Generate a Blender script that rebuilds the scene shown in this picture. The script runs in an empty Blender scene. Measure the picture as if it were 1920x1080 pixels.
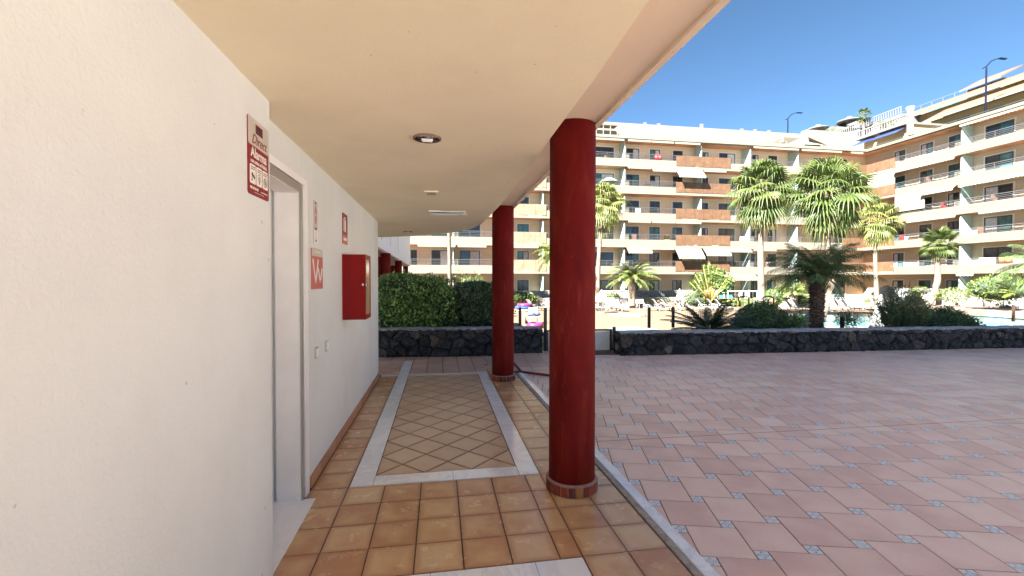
import bpy, math, random
from mathutils import Vector, Matrix, noise
R = math.radians
random.seed(7)
scene = bpy.context.scene
col = scene.collection
PI = math.pi

# ------------------------------------------------------------------ camera
EYE = 1.507
YAW, PITCH, ROLL, FPX = 0.16281, -0.017345, 0.0009, 826.6
cam_d = bpy.data.cameras.new('camera'); cam = bpy.data.objects.new('camera', cam_d); col.objects.link(cam)
scene.camera = cam
cam_d.sensor_width = 36; cam_d.lens = FPX / 1920 * 36; cam_d.clip_start = 0.05; cam_d.clip_end = 3000
Fv = Vector((math.sin(YAW) * math.cos(PITCH), math.cos(YAW) * math.cos(PITCH), math.sin(PITCH)))
Rv = Vector((math.cos(YAW), -math.sin(YAW), 0)); Uv = Rv.cross(Fv)
R2 = Rv * math.cos(ROLL) + Uv * math.sin(ROLL); U2 = -Rv * math.sin(ROLL) + Uv * math.cos(ROLL)
mw = Matrix((R2, U2, -Fv)).transposed().to_4x4(); mw.translation = (0, 0, EYE)
cam.matrix_world = mw

# surveying helpers: where a measured sight line meets a level, a facade plane (y) or a wing plane (x)
def ray(px, py): return Fv * FPX + R2 * (px - 960) + U2 * (540 - py)
def gp(px, py, z=-1.1):
    d = ray(px, py); return Vector((0, 0, EYE)) + d * ((z - EYE) / d.z)
def yp(px, py, Y):
    d = ray(px, py); return Vector((0, 0, EYE)) + d * (Y / d.y)
def xp(px, py, X):
    d = ray(px, py); return Vector((0, 0, EYE)) + d * (X / d.x)

# ------------------------------------------------------------------ light
SUN_TO = Vector((-0.635, -0.438, 0.635)).normalized()
world = bpy.data.worlds.new("World"); scene.world = world; world.use_nodes = True
nt = world.node_tree; nt.nodes.clear()
wo = nt.nodes.new('ShaderNodeOutputWorld'); bg = nt.nodes.new('ShaderNodeBackground'); sky = nt.nodes.new('ShaderNodeTexSky')
sky.sky_type = 'NISHITA'; sky.sun_disc = False
sky.sun_elevation = math.asin(SUN_TO.z); sky.sun_rotation = math.atan2(SUN_TO.x, SUN_TO.y)
sky.air_density = 0.38; sky.dust_density = 0.0; sky.ozone_density = 1.8; sky.altitude = 1500
bg.inputs[1].default_value = 0.05
tint = nt.nodes.new('ShaderNodeVectorMath'); tint.operation = 'MULTIPLY'; tint.inputs[1].default_value = (.655, .80, .75)
nt.links.new(sky.outputs[0], tint.inputs[0]); nt.links.new(tint.outputs[0], bg.inputs[0]); nt.links.new(bg.outputs[0], wo.inputs[0])
sl = bpy.data.lights.new('sun', 'SUN'); sl.energy = 5.0; sl.angle = R(0.5); sl.color = (1.0, 0.99, 0.965)
sun = bpy.data.objects.new('sun', sl); col.objects.link(sun)
sun.rotation_euler = SUN_TO.to_track_quat('Z', 'Y').to_euler(); sun.location = (-20, -30, 40)
scene.view_settings.view_transform = 'Standard'; scene.view_settings.look = 'None'
scene.view_settings.exposure = 3.52; scene.view_settings.gamma = 1.0
scene.render.engine = 'CYCLES'
cy = scene.cycles
cy.use_denoising = True; cy.max_bounces = 10; cy.diffuse_bounces = 6; cy.glossy_bounces = 4
cy.transparent_max_bounces = 8; cy.sample_clamp_indirect = 6; cy.caustics_reflective = False; cy.caustics_refractive = False

# ------------------------------------------------------------------ materials
class NT:
    def __init__(s, m): s.t = m.node_tree; s.n = s.t.nodes; s.b = s.n['Principled BSDF']
    def add(s, typ, **kw):
        n = s.n.new(typ)
        for k, v in kw.items():
            if k.startswith('i_'):
                key = k[2:]; key = int(key) if key.isdigit() else key.replace('_', ' ')
                n.inputs[key].default_value = v
            else: setattr(n, k, v)
        return n
    def l(s, a, b): s.t.links.new(a, b)
    def ramp(s, src, stops):
        r = s.add('ShaderNodeValToRGB'); e = r.color_ramp.elements
        e[0].position, e[0].color = stops[0][0], (*stops[0][1], 1); e[1].position, e[1].color = stops[-1][0], (*stops[-1][1], 1)
        for p, c in stops[1:-1]:
            q = e.new(p); q.color = (*c, 1)
        s.l(src, r.inputs[0]); return r
    def mix(s, fac, a, b, mode='MIX'):
        m = s.add('ShaderNodeMix', data_type='RGBA', blend_type=mode)
        for sock, v in ((m.inputs[0], fac), (m.inputs[6], a), (m.inputs[7], b)):
            if hasattr(v, 'is_linked'): s.l(v, sock)
            elif isinstance(v, (int, float)): sock.default_value = v
            else: sock.default_value = (*v, 1)
        return m.outputs[2]
    def noise(s, scale, detail=4, rough=.55, vec=None, dist=0):
        n = s.add('ShaderNodeTexNoise'); n.inputs['Scale'].default_value = scale; n.inputs['Detail'].default_value = detail
        n.inputs['Roughness'].default_value = rough; n.inputs['Distortion'].default_value = dist
        if vec is None: vec = s.add('ShaderNodeTexCoord').outputs['Object']
        s.l(vec, n.inputs['Vector']); return n
    def scaled(s, sc, src=None):
        m = s.add('ShaderNodeMapping'); m.inputs['Scale'].default_value = sc
        s.l(src or s.add('ShaderNodeTexCoord').outputs['Object'], m.inputs[0]); return m.outputs[0]
    def bump(s, h, strength=.3, dist=.01):
        b = s.add('ShaderNodeBump'); b.inputs['Strength'].default_value = strength; b.inputs['Distance'].default_value = dist
        s.l(h, b.inputs['Height']); s.l(b.outputs[0], s.b.inputs['Normal']); return b
    def attr(s, name): return s.add('ShaderNodeAttribute', attribute_name=name)

def mat(name, color=(.5, .5, .5), rough=.7, metal=0., spec=.5, var=0., vscale=3., bump=0., bscale=60., bdist=.004, trans=0.):
    m = bpy.data.materials.new(name); m.use_nodes = True; t = NT(m); b = t.b
    b.inputs['Base Color'].default_value = (*color, 1); b.inputs['Roughness'].default_value = rough
    b.inputs['Metallic'].default_value = metal; b.inputs['Specular IOR Level'].default_value = spec
    if var:
        n = t.noise(vscale, 6, .6)
        lo = tuple(c * (1 - var) for c in color); hi = tuple(min(1, c * (1 + var)) for c in color)
        t.l(t.ramp(n.outputs[0], [(.3, lo), (.7, hi)]).outputs[0], b.inputs['Base Color'])
    if bump: t.bump(t.noise(bscale, 5).outputs[0], bump, bdist)
    return m

def leaf_mat(name, c1, c2, c3=None, rough=.5, tr=.25):
    m = bpy.data.materials.new(name); m.use_nodes = True; t = NT(m)
    a = t.attr('rnd').outputs['Fac']
    stops = [(0, c1), (.6, c2), (1, c3 or c2)]
    r = t.ramp(a, stops).outputs[0]
    t.l(r, t.b.inputs['Base Color']); t.b.inputs['Roughness'].default_value = rough
    tl = t.add('ShaderNodeBsdfTranslucent'); t.l(r, tl.inputs[0])
    mx = t.add('ShaderNodeMixShader'); mx.inputs[0].default_value = tr
    t.l(t.b.outputs[0], mx.inputs[1]); t.l(tl.outputs[0], mx.inputs[2])
    t.l(mx.outputs[0], t.n['Material Output'].inputs[0])
    return m

M = {}
# stucco
def stucco(name, color, big=.25, strength=.5):
    m = bpy.data.materials.new(name); m.use_nodes = True; t = NT(m)
    v = t.noise(1.3, 5, .6); lo = tuple(c * .93 for c in color)
    base = t.ramp(v.outputs[0], [(.35, lo), (.6, color)]).outputs[0]
    st = t.noise(1.0, 4, .6, t.scaled((3, 3, .9)))
    base = t.mix(t.ramp(st.outputs[0], [(.58, (0, 0, 0)), (.8, (.25, .25, .25))]).outputs[0], base, tuple(c * f for c, f in zip(color, (.8, .76, .7))))
    dots = t.noise(26, 1, .4); base = t.mix(t.ramp(dots.outputs[0], [(.80, (0, 0, 0)), (.82, (.5, .5, .5))]).outputs[0], base, (.30, .22, .16))
    t.l(base, t.b.inputs['Base Color']); t.b.inputs['Roughness'].default_value = .92; t.b.inputs['Specular IOR Level'].default_value = .2
    n1 = t.noise(70, 6, .65); n2 = t.noise(1.0, 5, .7, t.scaled((34, 34, 16)), .8)
    ad = t.add('ShaderNodeMath', operation='MULTIPLY_ADD'); t.l(n2.outputs[0], ad.inputs[0]); ad.inputs[1].default_value = big; t.l(n1.outputs[0], ad.inputs[2])
    t.bump(ad.outputs[0], strength, .006)
    return m
M['stucco'] = stucco('white_stucco', (.665, .70, .69), .35, .5)
M['ceiling'] = stucco('cream_ceiling_render', (.90, .815, .60), .1, .35)
M['soffit'] = stucco('buff_soffit_render', (.70, .59, .47), .1, .35)
M['outer'] = stucco('pale_outer_render', (.82, .80, .75), .2, .3)
M['white_paint'] = mat('white_paint', (.78, .78, .77), .45, var=.04)
M['door_paint'] = mat('grey_white_door_paint', (.74, .73, .71), .5, var=.05, vscale=5)
M['metal_grey'] = mat('brushed_grey_metal', (.42, .40, .37), .4, .6)
M['black'] = mat('black_gap', (.015, .013, .012), .7)
M['dark_bronze'] = mat('dark_bronze_paint', (.045, .022, .016), .45, var=.2, vscale=20)
M['iron_blue'] = mat('dark_blue_grey_lamp_paint', (.006, .009, .022), .9, spec=.05)
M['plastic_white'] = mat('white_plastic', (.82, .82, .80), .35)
M['switch'] = mat('switch_plastic', (.46, .42, .36), .35)
M['red_box'] = mat('red_enamel', (.21, .003, .003), .42, spec=.15, var=.08, vscale=4, bump=.05, bscale=30)
M['chrome'] = mat('chrome', (.75, .72, .68), .18, 1.0)
M['box_glass'] = mat('cabinet_window', (.55, .44, .28), .08, spec=.8, var=.15, vscale=5)
M['reflector'] = mat('lamp_reflector', (.35, .3, .27), .12, 1.0, var=.5, vscale=40)
M['em_lens'] = mat('emergency_light_lens', (.42, .42, .24), .3, var=.15, vscale=30)

def m_column():
    m = bpy.data.materials.new('red_column_paint'); m.use_nodes = True; t = NT(m)
    n = t.noise(1.0, 5, .6, t.scaled((5, 5, 1.6)), .6)
    c = t.ramp(n.outputs[0], [(.3, (.080, .004, .003)), (.5, (.118, .006, .005)), (.66, (.14, .015, .007)), (.78, (.17, .035, .02))]).outputs[0]
    n2 = t.noise(45, 3, .6); k = t.ramp(n2.outputs[0], [(.77, (0, 0, 0)), (.79, (1, 1, 1))]).outputs[0]
    kk = t.add('ShaderNodeMath', operation='MULTIPLY'); t.l(k, kk.inputs[0]); kk.inputs[1].default_value = .35
    c = t.mix(kk.outputs[0], c, (.5, .18, .15))
    n3 = t.noise(1.0, 7, .75, t.scaled((14, 14, 3)), 1.0); c = t.mix(t.ramp(n3.outputs[0], [(.56, (0, 0, 0)), (.75, (.45, .45, .45))]).outputs[0], c, (.30, .07, .055))
    t.l(c, t.b.inputs['Base Color']); t.b.inputs['Roughness'].default_value = .7; t.b.inputs['Specular IOR Level'].default_value = .1
    h = t.noise(1.0, 6, .7, t.scaled((60, 60, 16))); t.bump(h.outputs[0], .35, .005); return m
M['column'] = m_column()

def m_tile(name, c_lo, c_mid, c_hi, rough=.35, edge=(.3, .12, .05), edge_amt=.6, nscale=5):
    m = bpy.data.materials.new(name); m.use_nodes = True; t = NT(m)
    a = t.attr('rnd').outputs['Fac']
    tc = t.add('ShaderNodeTexCoord').outputs['Object']
    ad = t.add('ShaderNodeVectorMath', operation='ADD')
    cb = t.add('ShaderNodeCombineXYZ'); ml = t.add('ShaderNodeMath', operation='MULTIPLY'); t.l(a, ml.inputs[0]); ml.inputs[1].default_value = 80
    t.l(ml.outputs[0], cb.inputs[0]); t.l(ml.outputs[0], cb.inputs[2]); t.l(tc, ad.inputs[0]); t.l(cb.outputs[0], ad.inputs[1])
    n = t.noise(nscale, 2, .5, ad.outputs[0], 0)
    s1 = t.add('ShaderNodeMath', operation='MULTIPLY_ADD'); t.l(a, s1.inputs[0]); s1.inputs[1].default_value = .45; s1.inputs[2].default_value = -.22
    s2 = t.add('ShaderNodeMath', operation='ADD'); t.l(n.outputs[0], s2.inputs[0]); t.l(s1.outputs[0], s2.inputs[1])
    c = t.ramp(s2.outputs[0], [(.25, c_lo), (.5, c_mid), (.78, c_hi)]).outputs[0]
    # burnt edges of the fired tile
    uv = t.add('ShaderNodeUVMap'); sx = t.add('ShaderNodeSeparateXYZ'); t.l(uv.outputs[0], sx.inputs[0])
    def edge_d(o):
        q = t.add('ShaderNodeMath', operation='SUBTRACT'); t.l(o, q.inputs[0]); q.inputs[1].default_value = .5
        b_ = t.add('ShaderNodeMath', operation='ABSOLUTE'); t.l(q.outputs[0], b_.inputs[0]); return b_.outputs[0]
    mx = t.add('ShaderNodeMath', operation='MAXIMUM'); t.l(edge_d(sx.outputs[0]), mx.inputs[0]); t.l(edge_d(sx.outputs[1]), mx.inputs[1])
    mm = t.add('ShaderNodeMath', operation='MULTIPLY_ADD'); t.l(n.outputs[0], mm.inputs[0]); mm.inputs[1].default_value = .22; t.l(mx.outputs[0], mm.inputs[2])
    ef = t.ramp(mm.outputs[0], [(.47, (0, 0, 0)), (.66, (edge_amt,) * 3)]).outputs[0]
    c = t.mix(ef, c, edge)
    fn = t.noise(45, 4, .6, ad.outputs[0]); c = t.mix(.10, c, fn.outputs[0], 'OVERLAY')
    t.l(c, t.b.inputs['Base Color'])
    rr = t.noise(9, 4, .6); mr = t.add('ShaderNodeMapRange'); t.l(rr.outputs[0], mr.inputs[0]); mr.inputs[3].default_value = rough - .04; mr.inputs[4].default_value = rough + .08
    t.l(mr.outputs[0], t.b.inputs['Roughness'])
    t.bump(t.noise(8, 2, .5).outputs[0], .05, .003); return m
M['tile'] = m_tile('fired_ochre_tile', (.50, .26, .125), (.61, .38, .19), (.66, .46, .255), .24, (.36, .16, .085), .7)
M['tile_pale'] = m_tile('fired_buff_inlay_tile', (.52, .35, .22), (.59, .42, .27), (.63, .47, .31), .28, (.47, .28, .16), .5)
M['tile_far'] = m_tile('fired_rose_tile', (.48, .31, .24), (.56, .39, .31), (.60, .44, .36), .33, (.46, .28, .22), .5)
M['plaza_tile'] = m_tile('rose_plaza_tile', (.66, .43, .355), (.75, .525, .435), (.80, .60, .50), .37, (.55, .38, .34), .12, 3)
M['skirting'] = m_tile('terracotta_skirting_tile', (.44, .19, .11), (.54, .27, .16), (.58, .32, .2), .4)
M['grout'] = mat('brown_grout', (.10, .06, .045), .9, var=.4, vscale=14)
M['grout_grey'] = mat('plaza_grout', (.15, .11, .10), .9, var=.3, vscale=14)
M['mortar'] = mat('mortar', (.36, .33, .29), .9, var=.35, vscale=25, bump=.5, bscale=60)
M['riser'] = mat('dark_red_riser_tile', (.16, .025, .018), .4, var=.2, vscale=8)

def m_marble():
    m = bpy.data.materials.new('white_marble'); m.use_nodes = True; t = NT(m)
    n = t.noise(2.2, 9, .7, t.scaled((1, 1, 1)), 1.8)
    c = t.ramp(n.outputs[0], [(.38, (.86, .87, .88)), (.49, (.74, .76, .79)), (.52, (.88, .89, .89)), (.7, (.90, .90, .90))]).outputs[0]
    c = t.mix(t.attr('rnd').outputs['Fac'], c, (.88, .88, .88))
    t.l(c, t.b.inputs['Base Color']); t.b.inputs['Roughness'].default_value = .14; t.b.inputs['Specular IOR Level'].default_value = .7; return m
M['marble'] = m_marble()

def m_insert():
    m = bpy.data.materials.new('painted_insert_tile'); m.use_nodes = True; t = NT(m)
    uv = t.add('ShaderNodeUVMap'); mp = t.add('ShaderNodeMapping'); mp.inputs['Location'].default_value = (-.5, -.5, 0); t.l(uv.outputs[0], mp.inputs[0])
    ln = t.add('ShaderNodeVectorMath', operation='LENGTH'); t.l(mp.outputs[0], ln.inputs[0])
    sx = t.add('ShaderNodeSeparateXYZ'); t.l(mp.outputs[0], sx.inputs[0])
    at = t.add('ShaderNodeMath', operation='ARCTAN2'); t.l(sx.outputs[1], at.inputs[0]); t.l(sx.outputs[0], at.inputs[1])
    a4 = t.add('ShaderNodeMath', operation='MULTIPLY'); t.l(at.outputs[0], a4.inputs[0]); a4.inputs[1].default_value = 4
    co = t.add('ShaderNodeMath', operation='COSINE'); t.l(a4.outputs[0], co.inputs[0])
    pr = t.add('ShaderNodeMath', operation='MULTIPLY_ADD'); t.l(co.outputs[0], pr.inputs[0]); pr.inputs[1].default_value = .13; pr.inputs[2].default_value = .25
    df = t.add('ShaderNodeMath', operation='SUBTRACT'); t.l(ln.outputs[1], df.inputs[0]); t.l(pr.outputs[0], df.inputs[1])
    ab = t.add('ShaderNodeMath', operation='ABSOLUTE'); t.l(df.outputs[0], ab.inputs[0])
    nz = t.noise(9, 2, .5, uv.outputs[0]); aa = t.add('ShaderNodeMath', operation='MULTIPLY_ADD'); t.l(nz.outputs[0], aa.inputs[0]); aa.inputs[1].default_value = .07; t.l(ab.outputs[0], aa.inputs[2])
    c = t.ramp(aa.outputs[0], [(.075, (.22, .25, .32)), (.115, (.66, .67, .68))]).outputs[0]
    fade = t.attr('rnd').outputs['Fac']; c = t.mix(fade, c, (.62, .62, .62))
    t.l(c, t.b.inputs['Base Color']); t.b.inputs['Roughness'].default_value = .3; return m
M['insert'] = m_insert()

def m_lava():
    m = bpy.data.materials.new('black_lava_stone'); m.use_nodes = True; t = NT(m)
    a = t.attr('rnd').outputs['Fac']; e = t.attr('edge').outputs['Fac']
    n = t.noise(9, 8, .7); 
    base = t.ramp(a, [(0, (.007, .007, .008)), (.45, (.016, .016, .018)), (.8, (.032, .032, .035)), (.93, (.045, .043, .041)), (.97, (.07, .055, .042)), (1, (.16, .145, .12))]).outputs[0]
    c = t.mix(t.ramp(n.outputs[0], [(.45, (0, 0, 0)), (.75, (.6, .6, .6))]).outputs[0], base, (.09, .09, .095))
    c = t.mix(e, c, (.004, .004, .004))
    t.l(c, t.b.inputs['Base Color']); t.b.inputs['Roughness'].default_value = .7; t.b.inputs['Specular IOR Level'].default_value = .3
    t.bump(t.noise(26, 9, .8).outputs[0], .9, .02); return m
M['lava'] = m_lava()
M['cap'] = mat('grey_stone_cap', (.27, .27, .28), .8, var=.5, vscale=9, bump=.8, bscale=30, bdist=.02)
M['gstone'] = mat('garden_stone', (.20, .185, .16), .9, var=.6, vscale=4.5, bump=.8, bscale=7, bdist=.06)

def m_facade(name, c, lines=3.2, amt=.12):
    m = bpy.data.materials.new(name); m.use_nodes = True; t = NT(m)
    tc = t.add('ShaderNodeTexCoord').outputs['Object']; sx = t.add('ShaderNodeSeparateXYZ'); t.l(tc, sx.inputs[0])
    mu = t.add('ShaderNodeMath', operation='MULTIPLY'); t.l(sx.outputs[2], mu.inputs[0]); mu.inputs[1].default_value = lines
    fr = t.add('ShaderNodeMath', operation='FRACT'); t.l(mu.outputs[0], fr.inputs[0])
    ln = t.ramp(fr.outputs[0], [(.0, (amt,) * 3), (.1, (0, 0, 0))]).outputs[0]
    n = t.noise(1.0, 5, .6, t.scaled((.5, .5, 3))); b = t.ramp(n.outputs[0], [(.35, tuple(x * .88 for x in c)), (.65, c)]).outputs[0]
    b = t.mix(ln, b, tuple(x * .4 for x in c)); t.l(b, t.b.inputs['Base Color']); t.b.inputs['Roughness'].default_value = .85; return m
M['f_wall'] = m_facade('tan_cladding', (.52, .40, .27))
M['f_parapet'] = m_facade('cream_parapet', (.13, .118, .088), .0, 0)
M['w_wall'] = m_facade('wing_tan_cladding', (.42, .335, .225))
M['w_parapet'] = m_facade('wing_stone_parapet', (.10, .087, .062), 1.6, .05)
M['f_soffit'] = mat('timber_soffit', (.36, .19, .10), .6, var=.35, vscale=.8)
M['f_white'] = mat('off_white_render', (.128, .117, .09), .85, var=.06, vscale=.6)
M['f_glassgreen'] = mat('green_glass_screen', (.27, .36, .33), .25, var=.05)
M['f_rail'] = mat('white_rail', (.065, .065, .063), .4)
M['f_frame'] = mat('dark_window_frame', (.035, .03, .03), .4)
M['f_trim'] = mat('pale_window_trim', (.55, .47, .38), .7)
M['pane_dark'] = mat('dark_glass', (.03, .034, .036), .12, spec=.45)
M['pane_teal'] = mat('teal_glass', (.045, .12, .12), .12, spec=.5, var=.5, vscale=1.5)
M['curtain'] = mat('pale_curtain', (.4, .37, .35), .9, var=.25, vscale=6)
M['awning'] = mat('cream_awning', (.145, .131, .098), .8, var=.05)
M['awning_y'] = mat('straw_awning', (.18, .145, .08), .8, var=.05)
M['awning_b'] = mat('blue_awning', (.006, .022, .10), .7, var=.15, vscale=2)
def m_corten():
    m = bpy.data.materials.new('rust_panel'); m.use_nodes = True; t = NT(m)
    n = t.noise(1.4, 6, .7, None, 1.2); c = t.ramp(n.outputs[0], [(.32, (.058, .026, .010)), (.55, (.085, .041, .017)), (.75, (.12, .068, .034))]).outputs[0]
    t.l(c, t.b.inputs['Base Color']); t.b.inputs['Roughness'].default_value = .7; return m
M['corten'] = m_corten()
M['corten_sunlit'] = mat('sunlit_rust_panel', (.15, .10, .058), .7, var=.25, vscale=1.5)  # lighter copy of the rust panel, sunlight put into its colour
M['roof_tile'] = mat('clay_roof_tile', (.095, .046, .03), .8, var=.25, vscale=3)
M['yellow'] = mat('yellow_render', (.19, .14, .06), .85, var=.08, vscale=.7)
M['villa_white'] = mat('villa_white_render', (.088, .086, .082), .85, var=.06, vscale=.5)
M['deck'] = mat('orange_terrace_paving', (.115, .077, .045), .75, var=.12, vscale=.5, bump=.1, bscale=8)
M['deck_pale'] = mat('pale_coping', (.21, .20, .18), .7, var=.08, vscale=2)
M['earth'] = mat('planter_soil', (.16, .11, .075), .95, var=.4, vscale=5, bump=.8, bscale=25, bdist=.03)
M['hill'] = mat('dry_hillside', (.14, .10, .07), .95, var=.3, vscale=.1)
M['ground'] = mat('dry_ground', (.25, .20, .15), .95, var=.2, vscale=.05)
def m_water(name, c, sc):
    m = mat(name, c, .12, spec=.25, var=.25, vscale=.6); t = NT(m); t.bump(t.noise(sc, 3, .5).outputs[0], .35, .05); return m
M['water'] = m_water('pool_water', (.035, .15, .16), 3)
M['water_blue'] = m_water('deep_pool_water', (.02, .17, .36), 3)
M['bark_grey'] = mat('pale_palm_bark', (.12, .09, .062), .9, var=.25, vscale=3, bump=.6, bscale=12, bdist=.03)
M['bark_dark'] = mat('dark_fibrous_bark', (.075, .05, .038), .95, var=.5, vscale=16, bump=.9, bscale=40, bdist=.02)
M['stem'] = mat('twig_bark', (.13, .09, .06), .9, var=.3)
M['fan_green'] = leaf_mat('fan_palm_leaf', (.05, .078, .018), (.092, .128, .03), (.135, .15, .045), .55, .5)
M['fan_yellow'] = leaf_mat('yellowing_fan_leaf', (.08, .105, .022), (.14, .16, .036), (.20, .19, .06), .5, .35)
M['fan_dead'] = leaf_mat('dry_palm_leaf', (.12, .08, .04), (.18, .13, .065), (.22, .17, .1), .8, .2)
M['date_shaded'] = leaf_mat('shaded_date_palm_leaf', (.03, .058, .016), (.058, .105, .03), (.12, .155, .055), .6, .2)  # darker copy of the date palm leaf, shade put into its colour
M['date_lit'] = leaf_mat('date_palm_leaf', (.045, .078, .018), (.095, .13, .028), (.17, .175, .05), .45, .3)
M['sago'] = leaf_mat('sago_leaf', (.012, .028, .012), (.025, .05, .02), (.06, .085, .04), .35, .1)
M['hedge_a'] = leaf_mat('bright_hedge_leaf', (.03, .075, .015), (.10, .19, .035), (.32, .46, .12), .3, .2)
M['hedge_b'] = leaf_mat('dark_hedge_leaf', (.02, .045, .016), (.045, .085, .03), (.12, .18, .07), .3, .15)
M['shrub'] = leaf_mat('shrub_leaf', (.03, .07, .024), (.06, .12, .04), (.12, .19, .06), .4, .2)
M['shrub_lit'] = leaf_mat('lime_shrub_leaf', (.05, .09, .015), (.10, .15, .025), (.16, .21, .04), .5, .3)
M['inner'] = mat('hedge_core_shade', (.018, .028, .012), .9)  # darker than the leaves, shade inside the bush put into the colour
M['banana'] = leaf_mat('traveller_palm_leaf', (.04, .07, .014), (.075, .115, .025), (.12, .15, .04), .4, .3)
M['skin'] = mat('tanned_skin', (.17, .08, .045), .6)
M['swim'] = mat('red_swimwear', (.15, .015, .012), .8)
M['hair'] = mat('brown_hair', (.06, .035, .02), .8)
M['pink'] = mat('pink_vinyl', (.17, .02, .08), .3)
M['red_plastic'] = mat('red_plastic', (.16, .01, .012), .45)
M['yellow_plastic'] = mat('yellow_fabric', (.17, .11, .015), .7)
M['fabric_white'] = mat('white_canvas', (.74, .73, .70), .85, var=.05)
M['sign_silver'] = mat('silver_sign_plate', (.52, .49, .44), .4, .2)
M['sign_red'] = mat('sign_red', (.21, .006, .012), .45)
M['sign_pink'] = mat('faded_red_print', (.50, .13, .11), .5)
M['sign_white'] = mat('sign_white', (.76, .74, .70), .5)
M['ink'] = mat('dark_ink', (.03, .025, .03), .6)
M['gate_panel'] = mat('frosted_panel', (.56, .57, .52), .35, var=.03)
M['navy'] = mat('navy_fabric', (.02, .03, .09), .8)
M['blue_tr'] = mat('blue_cloth', (.012, .03, .12), .8)
M['shade_net'] = mat('taupe_shade_sail', (.10, .085, .062), .8)

M['mortar_pink'] = mat('dull_rose_mortar', (.26, .15, .12), .85, var=.2, vscale=20)
M['lava_core'] = mat('lava_core', (.03, .03, .032), .85, var=.5, vscale=12, bump=.9, bscale=25, bdist=.03)
M['lounger_white'] = mat('sunlit_white_plastic', (.24, .24, .235), .4)  # copy of the white plastic, darkened to offset direct sun
M['canvas_far'] = mat('sunlit_canvas', (.22, .22, .21), .85, var=.05)  # copy of the white canvas, darkened to offset direct sun
M['brown_wicker'] = mat('brown_wicker', (.09, .045, .025), .8, var=.3)
M['bounce_paving'] = mat('pale_bounce_paving', (.60, .59, .565), .6, var=.12, vscale=2)  # kept pale so the unseen ground bounces more sun
M['wire'] = mat('pale_wire', (.5, .5, .48), .5)
M['water_sh'] = m_water('sky_tinted_water', (.25, .35, .42), 6)  # pale copy of the pool water, sky reflection put into its colour
M['bed'] = mat('ground_cover', (.08, .085, .025), .9, var=.6, vscale=3, bump=1, bscale=12, bdist=.1)
M['stalk'] = mat('yellow_leaf_stalk', (.24, .18, .04), .6, var=.2, vscale=3)
M['metal_dark'] = mat('dark_vent', (.10, .085, .08), .6)
M['yellow_pale'] = mat('pale_yellow_render', (.17, .14, .085), .85, var=.05)
M['orange_cloth'] = mat('orange_cloth', (.16, .065, .025), .85)
M['fascia_white'] = mat('bright_white_fascia', (.78, .79, .82), .8, var=.04, vscale=.6)

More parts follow.
